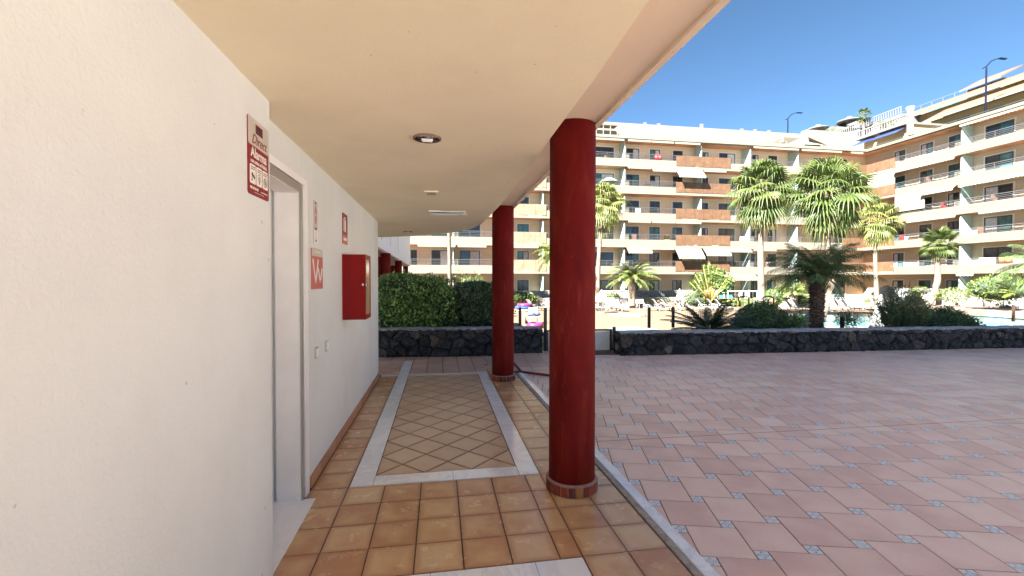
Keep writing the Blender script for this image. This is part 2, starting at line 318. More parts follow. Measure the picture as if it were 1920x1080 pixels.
# ------------------------------------------------------------------ mesh builder
class MB:
    def __init__(s): s.v = []; s.f = []; s.rnd = []; s.uv = []; s.ex = None
    def face(s, pts, rnd=None, uv=None):
        i = len(s.v); s.v += [tuple(p) for p in pts]; s.f.append(tuple(range(i, i + len(pts))))
        s.rnd.append(random.random() if rnd is None else rnd); s.uv.append(uv)
    def mesh(s, V, Fs, rnd=None):
        i = len(s.v); s.v += [tuple(p) for p in V]
        for f in Fs: s.f.append(tuple(k + i for k in f)); s.rnd.append(random.random() if rnd is None else rnd); s.uv.append(None)
    def box(s, x0, x1, y0, y1, z0, z1, rnd=None):
        x0, x1 = sorted((x0, x1)); y0, y1 = sorted((y0, y1)); z0, z1 = sorted((z0, z1))
        V = [(x, y, z) for z in (z0, z1) for y in (y0, y1) for x in (x0, x1)]
        s.mesh(V, [(0, 2, 3, 1), (4, 5, 7, 6), (0, 1, 5, 4), (2, 6, 7, 3), (0, 4, 6, 2), (1, 3, 7, 5)], random.random() if rnd is None else rnd); return s
    def prism(s, poly, z0, z1, rnd=None):
        n = len(poly); V = [(p[0], p[1], z0) for p in poly] + [(p[0], p[1], z1) for p in poly]
        a = sum(poly[i][0] * poly[(i + 1) % n][1] - poly[(i + 1) % n][0] * poly[i][1] for i in range(n))
        rng = list(range(n)) if a > 0 else list(range(n))[::-1]
        F = [tuple(reversed(rng)), tuple(i + n for i in rng)]
        for k in range(n):
            i, j = rng[k], rng[(k + 1) % n]; F.append((i, j, j + n, i + n))
        s.mesh(V, F, random.random() if rnd is None else rnd); return s
    def tube(s, path, rad, n=8, rnd=None, caps=True):
        path = [Vector(p) for p in path]; rr = rad if isinstance(rad, (list, tuple)) else [rad] * len(path)
        V = []; F = []; up = Vector((0, 0, 1))
        for i, p in enumerate(path):
            d = (path[min(i + 1, len(path) - 1)] - path[max(i - 1, 0)]).normalized()
            a = d.cross(up if abs(d.z) < .95 else Vector((0, 1, 0))).normalized(); b = a.cross(d)
            if i and (a.dot(pa) < 0): a = -a; b = -b
            pa = a
            for k in range(n):
                t = 2 * PI * k / n; V.append(p + (a * math.cos(t) + b * math.sin(t)) * rr[i])
        for i in range(len(path) - 1):
            for k in range(n):
                F.append((i * n + k, i * n + (k + 1) % n, (i + 1) * n + (k + 1) % n, (i + 1) * n + k))
        if caps: F.append(tuple(range(n))[::-1]); F.append(tuple((len(path) - 1) * n + k for k in range(n)))
        s.mesh(V, F, rnd); return s
    def lathe(s, prof, c=(0, 0, 0), n=24, rnd=None):
        V = []; F = []
        for r, z in prof:
            for k in range(n): V.append((c[0] + r * math.cos(2 * PI * k / n), c[1] + r * math.sin(2 * PI * k / n), c[2] + z))
        for i in range(len(prof) - 1):
            for k in range(n): F.append((i * n + k, i * n + (k + 1) % n, (i + 1) * n + (k + 1) % n, (i + 1) * n + k))
        F.append(tuple(range(n))[::-1]); F.append(tuple((len(prof) - 1) * n + k for k in range(n)))
        s.mesh(V, F, rnd); return s
    def build(s, name, mt, parent=None, smooth=False, org=None):
        if org is None: org = wloc(parent) if parent else Vector((0, 0, 0))
        org = Vector(org)
        me = bpy.data.meshes.new(name); me.from_pydata([tuple(Vector(v) - org) for v in s.v], [], s.f)
        me.materials.append(M[mt] if isinstance(mt, str) else mt)
        at = me.attributes.new('rnd', 'FLOAT', 'FACE'); at.data.foreach_set('value', s.rnd)
        if s.ex: 
            e = me.attributes.new('edge', 'FLOAT', 'POINT'); e.data.foreach_set('value', s.ex)
        if any(s.uv):
            ul = me.uv_layers.new(name='UVMap')
            for p, u in zip(me.polygons, s.uv):
                for k, li in enumerate(p.loop_indices): ul.data[li].uv = u[k] if u else (.5, .5)
        if smooth: me.polygons.foreach_set('use_smooth', [True] * len(me.polygons))
        me.update()
        o = bpy.data.objects.new(name, me); col.objects.link(o)
        if parent: o.parent = parent
        else: o.location = org
        return o
def wloc(o):
    p = Vector((0, 0, 0))
    while o: p += o.location; o = o.parent
    return p
def tag(o, label=None, cat=None, group=None, kind=None):
    if label: o['label'] = label
    if cat: o['category'] = cat
    if group: o['group'] = group
    if kind: o['kind'] = kind
    return o
def thing(name, loc, label, cat, group=None):
    o = bpy.data.objects.new(name, None); col.objects.link(o); o.location = loc; o.empty_display_size = .2
    return tag(o, label, cat, group)
def copy_tree(o, parent=None):
    c = o.copy(); col.objects.link(c); c.parent = parent
    for ch in [x for x in bpy.data.objects if x.parent == o]: copy_tree(ch, c)
    return c
def bx(name, mt, parent, *a): return MB().box(*a).build(name, mt, parent)
def struct(o, label=None):
    o['kind'] = 'structure'
    if label: o['label'] = label
    return o
def clip(poly, a, b, c):       # keep a*x+b*y<=c ; poly of (x,y,u,v)
    out = []
    for i in range(len(poly)):
        p, q = poly[i], poly[(i + 1) % len(poly)]
        dp, dq = a * p[0] + b * p[1] - c, a * q[0] + b * q[1] - c
        if dp <= 0: out.append(p)
        if (dp < 0) != (dq < 0) and dp != dq:
            t = dp / (dp - dq); out.append(tuple(p[k] + (q[k] - p[k]) * t for k in range(4)))
    return out
def area(poly): return abs(sum(poly[i][0] * poly[(i + 1) % len(poly)][1] - poly[(i + 1) % len(poly)][0] * poly[i][1] for i in range(len(poly)))) / 2
def put_tile(mb, poly, planes, z=0., th=.006, rnd=None):
    for pl in planes:
        poly = clip(poly, *pl)
        if len(poly) < 3: return
    if area(poly) < 2e-5: return
    s_ = sum(poly[i][0] * poly[(i + 1) % len(poly)][1] - poly[(i + 1) % len(poly)][0] * poly[i][1] for i in range(len(poly)))
    if s_ < 0: poly = poly[::-1]
    r = random.random() if rnd is None else rnd
    z += random.uniform(-.0006, .0006)
    mb.face([(p[0], p[1], z) for p in poly], r, [(p[2], p[3]) for p in poly])
    n = len(poly)
    for i in range(n):
        p, q = poly[i], poly[(i + 1) % n]
        mb.face([(p[0], p[1], z - th), (q[0], q[1], z - th), (q[0], q[1], z), (p[0], p[1], z)], r, [(p[2], p[3]), (q[2], q[3]), (q[2], q[3]), (p[2], p[3])])
def rect(x0, x1, y0, y1): return [(-1, 0, -x0), (1, 0, x1), (0, -1, -y0), (0, 1, y1)]
def sq(cx, cy, h, ang=0):
    c, s = math.cos(ang), math.sin(ang)
    return [(cx + h * (u * c - v * s), cy + h * (u * s + v * c), (u + 1) / 2, (v + 1) / 2) for u, v in ((-1, -1), (1, -1), (1, 1), (-1, 1))]

# ================================================================== SETTING
P_ = 0.26; VX0 = -0.656; RY0 = 3.328
# ground and terraces
g = MB().box(-300, 300, -200, 400, -2.4, -1.75).build('ground', 'ground'); struct(g)
t_ = MB().box(-9, 60, 9.3, 46, -1.7, -1.1).build('pool_terrace', 'deck'); struct(t_)
b_ = MB().box(-1.4, 60, -12, 9.0, -1.75, -.0065).build('paving_base', 'grout'); struct(b_)
# kerb line x as function of y
def kx(y): return 1.345 - .0133 * (y - 2.0)
# -- arcade tiles
mb = MB(); G_ = .0075
K1 = (1, .0133, kx(0) - .075)
def strip(x0, x1, y_a, y_b, planes=()):
    k0 = math.floor((y_a - RY0) / P_) - 1; k1 = math.ceil((y_b - RY0) / P_) + 1
    for k in range(k0, k1):
        ya = RY0 + k * P_; yb = ya + P_; w = x1 - x0
        poly = [(x0 + G_ / 2, ya + G_ / 2, 0, 0), (x1 - G_ / 2, ya + G_ / 2, 1, 0), (x1 - G_ / 2, yb - G_ / 2, 1, 1), (x0 + G_ / 2, yb - G_ / 2, 0, 1)]
        put_tile(mb, poly, [(0, -1, -y_a - .003), (0, 1, y_b - .003)] + list(planes))
WX = -.915
for y_a, y_b in ((2.288, 3.328),):
    xs = [WX] + [VX0 + P_ * k for k in range(0, 6)] + [.77, 1.03, 1.33]
    for a, b in zip(xs, xs[1:]): strip(a, b, y_a, y_b, [K1])
strip(WX, VX0, 3.328, 7.13)
for a, b in ((.77, 1.03), (1.03, 1.33)):
    strip(a, b, 3.328, 7.9, [K1]); strip(a, b, -6, 2.288, [K1])
strip(WX, VX0, -6, 2.288)
fl = mb.build('arcade_floor', 'tile'); struct(fl)
# -- inlay of diamond tiles inside marble
def inlay(x0, x1, y0, y1, sx, sy, name, mt='tile_pale'):
    m_ = MB(); h = P_ / 2 - .0075; D = P_ * math.sqrt(2)
    for i in range(-12, 30):
        for j in range(-2, 60):
            cx = sx + D / 2 * i; cy = sy + D / 2 * j
            if (i + j) % 2 == 0: continue
            if not (x0 - .3 < cx < x1 + .3 and y0 - .3 < cy < y1 + .3): continue
            put_tile(m_, sq(cx, cy, h, PI / 4), rect(x0, x1, y0, y1))
    struct(m_.build(name, mt))
inlay(-.482, .602, 3.505, 7.105, -.487, 3.5, 'diamond_tile_inlay')
inlay(-.482, .602, -5.0, 2.12, -.487, 2.125 - .3677 * 20, 'diamond_tile_inlay')
inlay(-2.2, -.655, 7.235, 8.33, -.66, 7.2, 'diamond_tile_inlay', 'tile_far')
mm = MB()
def marble(x0, x1, y0, y1, cuts=()):
    if (x1 - x0) > (y1 - y0):
        e = [x0, *cuts, x1]
        for a, b in zip(e, e[1:]): put_tile(mm, [(a + .0012, y0, 0, 0), (b - .0012, y0, 1, 0), (b - .0012, y1, 1, 1), (a + .0012, y1, 0, 1)], [], 0, .006, random.random() * .3)
    else:
        e = [y0, *cuts, y1]
        for a, b in zip(e, e[1:]): put_tile(mm, [(x0, a + .0012, 0, 0), (x1, a + .0012, 1, 0), (x1, b - .0012, 1, 1), (x0, b - .0012, 0, 1)], [], 0, .006, random.random() * .3)
marble(-.650, -.491, 3.336, 8.45, (4.15, 5.05, 6.1, 7.1)); marble(.611, .765, 3.336, 7.11, (4.05, 4.95, 5.95))
marble(-.488, .608, 3.336, 3.497, (.10,)); marble(-.488, .765, 7.118, 7.215, (-.05, .38)); marble(-.915, -.655, 7.14, 7.225)
marble(-2.2, -.655, 8.34, 8.45)
marble(-.650, .765, 2.13, 2.280, (-.05, .50)); marble(-.650, -.491, -5, 2.12, (.3, 1.2)); marble(.611, .765, -5, 2.12, (.4, 1.3))
struct(mm.build('marble_banding', 'marble'))
# -- straight tiles beyond the inlay
mb = MB()
for i in range(-1, 9):
    for j in range(0, 8):
        x0 = -.482 + .268 * i; y0 = 7.223 + .26 * j
        if x0 > 1.6: continue
        put_tile(mb, [(x0 + .005, y0 + .005, 0, 0), (x0 + .263, y0 + .005, 1, 0), (x0 + .263, y0 + .255, 1, 1), (x0 + .005, y0 + .255, 0, 1)],
                 rect(-.485, 1.30, 7.223, 9.0))
for i in range(0, 8):
    x0 = -2.2 + .26 * i
    for j in range(3): put_tile(mb, [(x0 + .005, 8.46 + .26 * j, 0, 0), (x0 + .255, 8.46 + .26 * j, 1, 0), (x0 + .255, 8.712 + .26 * j, 1, 1), (x0 + .005, 8.712 + .26 * j, 0, 1)], rect(-2.2, -.49, 8.46, 9.0))
struct(mb.build('garden_side_floor', 'tile_far'))
# -- landing slab with dark red riser
poly = [(1.32, 7.02), (2.18, 6.25), (2.55, 8.9), (1.32, 8.9)]
lz = .042
mb = MB(); mb.prism(poly, -.006, lz - .006); struct(mb.build('landing_step', 'riser'))
mb = MB()
for i in range(-6, 14):
    for j in range(-4, 12):
        c_, s_ = math.cos(-.08), math.sin(-.08); ux, uy = .30 * i, .30 * j
        cx, cy = 1.32 + ux * c_ - uy * s_, 6.6 + ux * s_ + uy * c_
        pl = []
        for k in range(4):
            a, b = poly[k], poly[(k + 1) % 4]; nx, ny = b[1] - a[1], -(b[0] - a[0]); pl.append((nx, ny, nx * a[0] + ny * a[1]))
        put_tile(mb, sq(cx, cy, .147, -.08), pl, lz, .005)
struct(mb.build('landing_paving', 'tile_far'))
struct(MB().box(19.0, 60, -60, 9.0, -.3, -.004).build('unseen_bounce_plaza', 'bounce_paving')); struct(MB().box(-60, 18.99, -60, -6.0, -.3, -.005).build('unseen_bounce_plaza', 'bounce_paving'))  # unseen pale paving added to bounce sunlight into the arcade
# -- kerb
mm = MB()
ys = [-4, -3, -2, -1, 0, 1.0, 1.9, 2.75, 3.6, 4.5, 5.4, 6.3, 7.0]
for a, b in zip(ys, ys[1:]):
    a2, b2 = a + .0015, b - .0015
    mm.mesh([(kx(a) - .02, a2, -.004), (kx(a) + .055, a2, -.004), (kx(b) + .055, b2, -.004), (kx(b) - .02, b2, -.004),
             (kx(a) - .02, a2, .012), (kx(a) + .055, a2, .012), (kx(b) + .055, b2, .012), (kx(b) - .02, b2, .012)],
            [(0, 3, 2, 1), (4, 5, 6, 7), (0, 1, 5, 4), (2, 3, 7, 6), (0, 4, 7, 3), (1, 2, 6, 5)], random.random() * .3)
struct(mm.build('kerb', 'marble'))
mm = MB(); mm.mesh([(kx(-4) - .062, -4, -.0055), (kx(-4) - .022, -4, -.0055), (kx(7) - .022, 7.0, -.0055), (kx(7) - .062, 7.0, -.0055),
                   (kx(-4) - .062, -4, .006), (kx(-4) - .022, -4, .006), (kx(7) - .022, 7.0, .006), (kx(7) - .062, 7.0, .006)],
                  [(0, 3, 2, 1), (4, 5, 6, 7), (0, 1, 5, 4), (2, 3, 7, 6), (0, 4, 7, 3), (1, 2, 6, 5)])
struct(mm.build('kerb_bedding', 'mortar'))
# -- plaza: pinwheel tiling, 30 cm tiles and 8 cm painted inserts
def wall_y(x): return 8.33 - .0457 * (x - 3.57)
PP = .3135; bb = .082; aa = math.sqrt(PP * PP - bb * bb); th = -math.atan2(bb, aa)
big, small = MB(), MB(); g2 = .0045
KP = (-1, -.0133, -(kx(0) + .06)); WPl = (.0457, 1, 8.33 + .0457 * 3.57 + .12)
for i in range(-6, 56):
    for j in range(-24, 28):
        cx = 1.750 + PP * i; cy = 2.452 + PP * j
        if cy > 9 or cx < .9 or (cy < -6): continue
        put_tile(small, sq(cx, cy, bb / 2 - g2, th), [KP, WPl], 0, .006, min(1, max(0, random.gauss(.25, .25) + max(0, (cx - 3) * .05))))  # insert pattern fades at random and more towards larger x
        put_tile(big, sq(cx + PP / 2, cy + PP / 2, aa / 2 - g2 * .8, th), [KP, WPl], 0, .006)
struct(big.build('plaza', 'plaza_tile')); struct(small.build('plaza_inserts', 'insert'))
mm = MB()
for (xa, ya, xb, yb) in ((1.45, 3.913, 12.5, 3.71), (4.45, 5.59, 10.2, 3.08)):
    d = Vector((xb - xa, yb - ya)).normalized(); n_ = Vector((-d.y, d.x)) * .004
    mm.face([(xa - n_.x, ya - n_.y, .0022), (xb - n_.x, yb - n_.y, .0022), (xb + n_.x, yb + n_.y, .0022), (xa + n_.x, ya + n_.y, .0022)])
struct(mm.build('plaza_joints', 'grout_grey'))
hl = MB()
nx_, ny_ = 40, 30
HV = []
for i in range(nx_ + 1):
    for j in range(ny_ + 1):
        x = 52.2 + i * 5; y = -60 + j * 8.5
        z = -1.6 + min(38, max(0, (x - 56)) * .62) + 2.5 * noise.noise((x * .03, y * .03, 0))
        if x < 56: z = -1.72
        HV.append((x, y, z))
hl.mesh(HV, [(i * (ny_ + 1) + j, (i + 1) * (ny_ + 1) + j, (i + 1) * (ny_ + 1) + j + 1, i * (ny_ + 1) + j + 1) for i in range(nx_) for j in range(ny_)])
struct(hl.build('hillside', 'hill', smooth=True))

# ================================================================== ARCADE BUILDING (ours)
AB = thing('arcade_building', (-.93, 3, 0), 'white rendered building with a shaded arcade along its ground floor, at the left', 'building')
CZ = 2.40
nw = MB(); nw.box(-1.6, -.84, -4, 2.39, 0, 2.46).build('wall', 'stucco', AB)
w2 = MB(); w2.box(-1.6, -.93, 3.20, 7.0, 0, CZ + .03); w2.box(-1.6, -.93, 2.392, 3.198, 2.115, CZ + .03); w2.build('wall', 'stucco', AB)
ceil = [(-1.7, -4), (.62, -4), (.645, 1.0), (.66, 1.33), (.68, 1.9), (.69, 2.8), (.71, 3.63), (.712, 4.5), (.71, 5.3), (.69, 6.0), (.66, 6.9), (.60, 7.35), (.52, 7.76), (.35, 8.13), (.16, 8.44), (-.25, 8.91), (-.58, 9.18), (-1.27, 9.53), (-1.7, 9.7)]
MB().prism(ceil, CZ, CZ + .30).build('ceiling', 'ceiling', AB)
so = MB(); so.box(.30, 1.085, -4, 6.85, 2.615, 2.75).build('soffit', 'soffit', AB)
so = MB(); so.box(1.085, 1.125, -4, 6.85, 2.60, 3.0).build('soffit_edge', 'soffit', AB)
MB().prism([(-14, -4.2), (1.12, -4.2), (1.12, 6.8), (.6, 7.3), (.1, 8.4), (-.58, 9.1), (-1.27, 9.45), (-14, 9.6)], 2.76, 16.3).build('unseen_shading_storeys', 'outer', AB)  # unseen mass, height and south end shaped to shade the plaza
# skirting tiles
sk = MB(); y = 3.36
while y < 7.0:
    y2 = min(7.0, y + .255)
    sk.box(-.93 + .001, -.917, y, y2, 0.001, .085); y += .26
sk.build('skirting', 'skirting', AB)
sk = MB(); sk.box(-1.6, -.845, 2.392, 3.19, -.004, .006); sk.v = [v for v in sk.v]
sk.build('threshold', 'marble', AB)
# ceiling stain & corner bead
dr = MB(); dr.box(-1.16, -1.115, 2.395, 3.145, .012, 2.10)
door = dr.build('door', 'door_paint', AB)
MB().box(-1.112, -1.104, 3.020, 3.065, .90, 1.06).build('handle', 'chrome', door)
MB().box(-1.104, -1.085, 3.032, 3.052, .935, 1.0).build('lock', 'black', door)
fr = MB(); fr.box(-1.09, -.934, 3.175, 3.197, .006, 2.112); fr.box(-1.09, -.934, 2.395, 3.175, 2.095, 2.113)
fr.box(-1.165, -1.112, 3.148, 3.197, .006, 2.112)
dfm = fr.build('door_frame', 'door_paint', AB)
fr = MB(); fr.box(-.934, -.922, 3.172, 3.215, .0, 2.150); fr.box(-.934, -.922, 2.395, 3.172, 2.100, 2.150); fr.build('trim', 'metal_grey', dfm)
fr = MB(); fr.box(-.928, -.915, 3.219, 3.305, .0, 2.20); fr.box(-.928, -.915, 2.395, 3.219, 2.154, 2.20); fr.build('casing', 'white_paint', dfm)

# red columns
def column(x, y, r=.166, top=2.615, label='', group=None, base=True, z0=0.):
    T = thing('column', (x, y, z0), label, 'column', group)
    MB().lathe([(r, .0), (r, .4), (r * .995, 1.2), (r * .99, top - z0)], (x, y, z0), 40).build('shaft', 'column', T, True)
    if base:
        ring = MB(); n = 22; gr = MB()
        gr.lathe([(.178, 0.0005), (.184, .002), (.184, .078), (.180, .086), (.167, .088)], (x, y, z0), 44)
        rg = gr.build('plinth', 'mortar_pink', T, True)
        for k in range(n):
            a0 = 2 * PI * (k + .08) / n; a1 = 2 * PI * (k + .92) / n
            pts = []
            for a in (a0, (a0 + a1) / 2, a1):
                pts.append((math.cos(a), math.sin(a)))
            rr = .1875; V = []
            for z in (.006, .074):
                for c, s in pts: V.append((x + rr * c, y + rr * s, z0 + z))
                for c, s in pts: V.append((x + .18 * c, y + .18 * s, z0 + z))
            ring.mesh(V, [(0, 1, 7, 6), (1, 2, 8, 7), (6, 7, 10, 9), (7, 8, 11, 10), (0, 6, 9, 3), (2, 5, 11, 8), (0, 3, 4, 1), (1, 4, 5, 2)], random.random())
        ring.build('tile_ring', 'ring_tile', rg)
    return T
m_ = bpy.data.materials.new('glazed_brown_ring_tile'); m_.use_nodes = True; t = NT(m_)
r_ = t.ramp(t.attr('rnd').outputs['Fac'], [(0, (.09, .018, .012)), (.35, (.22, .035, .018)), (.6, (.30, .13, .035)), (.8, (.16, .03, .02)), (1, (.36, .16, .08))]); r_.color_ramp.interpolation = 'CONSTANT'
t.l(r_.outputs[0], t.b.inputs['Base Color']); t.b.inputs['Roughness'].default_value = .25; M['ring_tile'] = m_
column(.948, 3.08, label='large red round column nearest the camera, with a glazed tile ring at its foot')
column(.948, 6.62, label='red round column farther down the arcade, in front of the low stone wall')

# ------------------------------------------------------------------ wall fittings
def text(s, size, mt, loc, parent, name='lettering', rot=(R(90), 0, R(90)), shear=0, align='CENTER', ext=.0006, offs=0., sx=1.):
    cu = bpy.data.curves.new(name, 'FONT'); cu.body = s; cu.size = size; cu.align_x = align; cu.align_y = 'CENTER'; cu.extrude = ext; cu.shear = shear; cu.offset = offs
    to = bpy.data.objects.new('tmp', cu); col.objects.link(to)
    dg = bpy.context.evaluated_depsgraph_get(); me = bpy.data.meshes.new_from_object(to.evaluated_get(dg))
    bpy.data.objects.remove(to); me.name = name; me.materials.clear(); me.materials.append(M[mt])
    o = bpy.data.objects.new(name, me); col.objects.link(o); o.parent = parent; o.rotation_euler = rot; o.scale = (sx, 1, 1)
    o.location = Vector(loc) - wloc(parent); return o
def rrect(y0, y1, z0, z1, r, x, d, n=5):   # rounded plate facing +x
    pts = []
    for cy_, cz_, a0 in ((y1 - r, z1 - r, 0), (y0 + r, z1 - r, 90), (y0 + r, z0 + r, 180), (y1 - r, z0 + r, 270)):
        for k in range(n + 1):
            a = R(a0 + 90 * k / n); pts.append((cy_ + r * math.cos(a), cz_ + r * math.sin(a)))
    m = MB(); N = len(pts); V = [(x, p, q) for p, q in pts] + [(x + d, p, q) for p, q in pts]
    F = [tuple(range(N))[::-1], tuple(range(N, 2 * N))] + [(i, (i + 1) % N, (i + 1) % N + N, i + N) for i in range(N)]
    m.mesh(V, F); return m
X0 = -.84
S = thing('alarm_sign', (X0, 2.24, 2.07), 'tall silver and dark red alarm notice plate at the corner of the near wall', 'sign')
ya, yb, za, zb = 2.125, 2.362, 1.895, 2.245
rrect(ya, yb, za, zb, .014, X0 + .0005, .004).build('plate', 'sign_red', S)
zm = 2.118
rrect(ya + .001, yb - .001, zm, zb - .001, .012, X0 + .0045, .0012).build('silver_panel', 'sign_silver', S)
e_ = MB(); e_.box(X0 + .0057, X0 + .007, 2.205, 2.285, 2.182, 2.224); em = e_.build('emblem', 'sign_red', S)
e_ = MB()
for k in range(3): e_.box(X0 + .007, X0 + .0075, 2.212 + .024 * k, 2.230 + .024 * k, 2.196, 2.218)
e_.build('emblem_bars', 'ink', em)
e_ = MB(); e_.box(X0 + .007, X0 + .0075, 2.207, 2.283, 2.183, 2.192); e_.build('emblem_band', 'ink', em)
text('Direct', .064, 'sign_red', (X0 + .0062, 2.246, 2.150), S, shear=.35)
text('Alarma', .062, 'sign_white', (X0 + .0048, 2.244, 2.087), S, offs=.0012)
text('con aviso a Policía', .0255, 'sign_white', (X0 + .0048, 2.244, 2.049), S, offs=.0004)
for k in range(3):
    c = 2.173 + .071 * k
    pn = rrect(c - .031, c + .031, 1.945, 2.032, .007, X0 + .0045, .001).build('pictogram', 'sign_white', S)
    ic = MB()
    for q in range(2): ic.box(X0 + .0056, X0 + .0061, c - .022, c + .022, 2.018 - q * .009, 2.0215 - q * .009)
    def ring(cy_, cz_, r, w, m=ic, n=16, a0=0, a1=360):
        for i in range(n):
            t0, t1 = R(a0 + (a1 - a0) * i / n), R(a0 + (a1 - a0) * (i + 1) / n)
            m.face([(X0 + .0061, cy_ + r * math.cos(t0), cz_ + r * math.sin(t0)), (X0 + .0061, cy_ + r * math.cos(t1), cz_ + r * math.sin(t1)),
                    (X0 + .0061, cy_ + (r - w) * math.cos(t1), cz_ + (r - w) * math.sin(t1)), (X0 + .0061, cy_ + (r - w) * math.cos(t0), cz_ + (r - w) * math.sin(t0))])
    if k == 0:
        ic.face([(X0 + .0061, c - .018, 1.985), (X0 + .0061, c - .012, 1.998), (X0 + .0061, c + .022, 1.978), (X0 + .0061, c + .017, 1.965)]); ic.box(X0 + .0056, X0 + .0061, c - .02, c - .012, 1.957, 1.962); ic.box(X0 + .0056, X0 + .0061, c - .012, c - .007, 1.957, 1.982)
    elif k == 1: ring(c, 1.992, .011, .004); ring(c, 1.968, .017, .004, a0=0, a1=180); ic.box(X0 + .0056, X0 + .0061, c - .004, c + .004, 1.955, 1.975)
    else:
        ring(c, 1.978, .022, .004); ic.face([(X0 + .0061, c - .017, 1.991), (X0 + .0061, c - .013, 1.994), (X0 + .0061, c + .017, 1.965), (X0 + .0061, c + .013, 1.962)]); ring(c, 1.978, .010, .004)
    ic.build('pictogram_mark', 'ink', pn)
text('900 48 48 48', .017, 'sign_white', (X0 + .0048, 2.188, 1.926), S, offs=.0004)
text('www.securitasdirect.es', .0085, 'sign_white', (X0 + .0048, 2.305, 1.924), S)
ln_ = MB(); ln_.box(X0 + .0045, X0 + .005, 2.19, 2.30, 1.9095, 1.911); ln_.build('rule', 'sign_white', S)
X1 = -.93
S = thing('letter_sign', (X1, 3.56, 1.95), 'narrow upright plate with red letters above the rose V plate', 'sign')
rrect(3.497, 3.60, 1.785, 2.105, .006, X1 + .0005, .004).build('plate', 'sign_silver', S)
rrect(3.498, 3.599, 1.786, 1.885, .004, X1 + .0045, .0008).build('lower_panel', 'sign_white', S)
text('A', .085, 'sign_pink', (X1 + .005, 3.549, 2.035), S, offs=.002)
text('0', .085, 'sign_pink', (X1 + .005, 3.549, 1.962), S, offs=.002)
text('J', .07, 'sign_pink', (X1 + .0057, 3.549, 1.855), S)
e_ = MB(); e_.box(X1 + .0045, X1 + .0055, 3.53, 3.568, 1.888, 1.905); e_.box(X1 + .0053, X1 + .006, 3.535, 3.563, 1.797, 1.815); e_.box(X1 + .0045, X1 + .0055, 3.535, 3.563, 2.083, 2.096); e_.build('mark', 'ink', S)
S = thing('rose_sign', (X1, 3.58, 1.59), 'square rose plate with large white V letters beside the door frame', 'sign')
rrect(3.425, 3.735, 1.44, 1.745, .004, X1 + .0005, .006).build('plate', 'sign_pink', S)
rrect(3.427, 3.733, 1.688, 1.743, .003, X1 + .0065, .0008).build('top_band', 'sign_silver', S)
e_ = MB(); e_.box(X1 + .0073, X1 + .0078, 3.50, 3.66, 1.718, 1.724)
e_.build('small_writing', 'sign_white', S)
def stroke(m, a, b, w, x):
    a, b = Vector((0, *a)), Vector((0, *b)); d = (b - a).normalized(); n = Vector((0, -d.z, d.y)) * w / 2
    V = [(x + q, (p + s * n).y, (p + s * n).z) for q in (0, .0008) for p, s in ((a, -1), (b, -1), (b, 1), (a, 1))]
    m.mesh(V, [(0, 1, 2, 3), (4, 5, 6, 7), (0, 1, 5, 4), (1, 2, 6, 5), (2, 3, 7, 6), (3, 0, 4, 7)])
e_ = MB()
for a, b in (((3.455, 1.665), (3.53, 1.49)), ((3.53, 1.49), (3.60, 1.665)), ((3.60, 1.60), (3.655, 1.49)), ((3.655, 1.49), (3.71, 1.60))): stroke(e_, a, b, .026, X1 + .0066)
e_.build('lettering', 'sign_white', S)
S = thing('extinguisher_sign', (X1, 4.6, 2.0), 'red plate with a white fire extinguisher picture above the red cabinet', 'sign')
rrect(4.485, 4.725, 1.865, 2.165, .004, X1 + .0005, .003).build('plate', 'sign_red', S)
rrect(4.487, 4.723, 1.867, 1.955, .003, X1 + .0035, .0008).build('lower_panel', 'sign_pink', S)
e_ = rrect(4.57, 4.64, 1.985, 2.105, .02, X1 + .0035, .001); e_.box(X1 + .0035, X1 + .0045, 4.592, 4.618, 2.108, 2.13); stroke(e_, (4.59, 2.125), (4.53, 2.10), .012, X1 + .0035); stroke(e_, (4.53, 2.10), (4.53, 1.99), .012, X1 + .0035)
e_.box(X1 + .0044, X1 + .005, 4.53, 4.68, 1.90, 1.925); e_.build('extinguisher_picture', 'sign_white', S)
# fire cabinet
FC = thing('fire_cabinet', (X1, 4.65, 1.12), 'red metal fire hose cabinet fixed to the white wall', 'cabinet')
b = MB(); b.box(X1, -.728, 4.472, 4.80, 1.122, 1.758); bo = b.build('body', 'red_box', FC)
b = MB(); b.box(-.7275, -.712, 4.472, 4.80, 1.122, 1.165); b.box(-.7275, -.712, 4.472, 4.80, 1.715, 1.758); b.box(-.7275, -.712, 4.472, 4.51, 1.165, 1.715); b.box(-.7275, -.712, 4.765, 4.80, 1.165, 1.715)
dd = b.build('door', 'red_box', FC)
b = MB(); b.box(-.726, -.717, 4.511, 4.764, 1.166, 1.714); b.build('window', 'box_glass', dd)
b = MB(); b.box(X1 + .06, X1 + .063, 4.4705, 4.4718, 1.13, 1.75); b.box(-.90, -.75, 4.4705, 4.4716, 1.128, 1.132); b.build('seam', 'black', bo)
b = MB(); b.box(-.7115, -.700, 4.476, 4.50, 1.45, 1.475); b.box(-.745, -.728, 4.465, 4.4715, 1.455, 1.475); b.build('latch', 'chrome', dd)
# switches
for i, (yc, zc, lb) in enumerate(((3.545, .955, 'white light switch nearer the door frame'), (3.855, .96, 'white light switch farther from the door frame, below the red cabinet side'))):
    S = thing('light_switch', (X1, yc, zc - .045), lb, 'light switch')
    rrect(yc - .041, yc + .041, zc - .043, zc + .043, .006, X1 + .0005, .008).build('plate', 'switch', S)
    rrect(yc - .024, yc + .024, zc - .03, zc + .03, .004, X1 + .0085, .005).build('rocker', 'plastic_white', S)
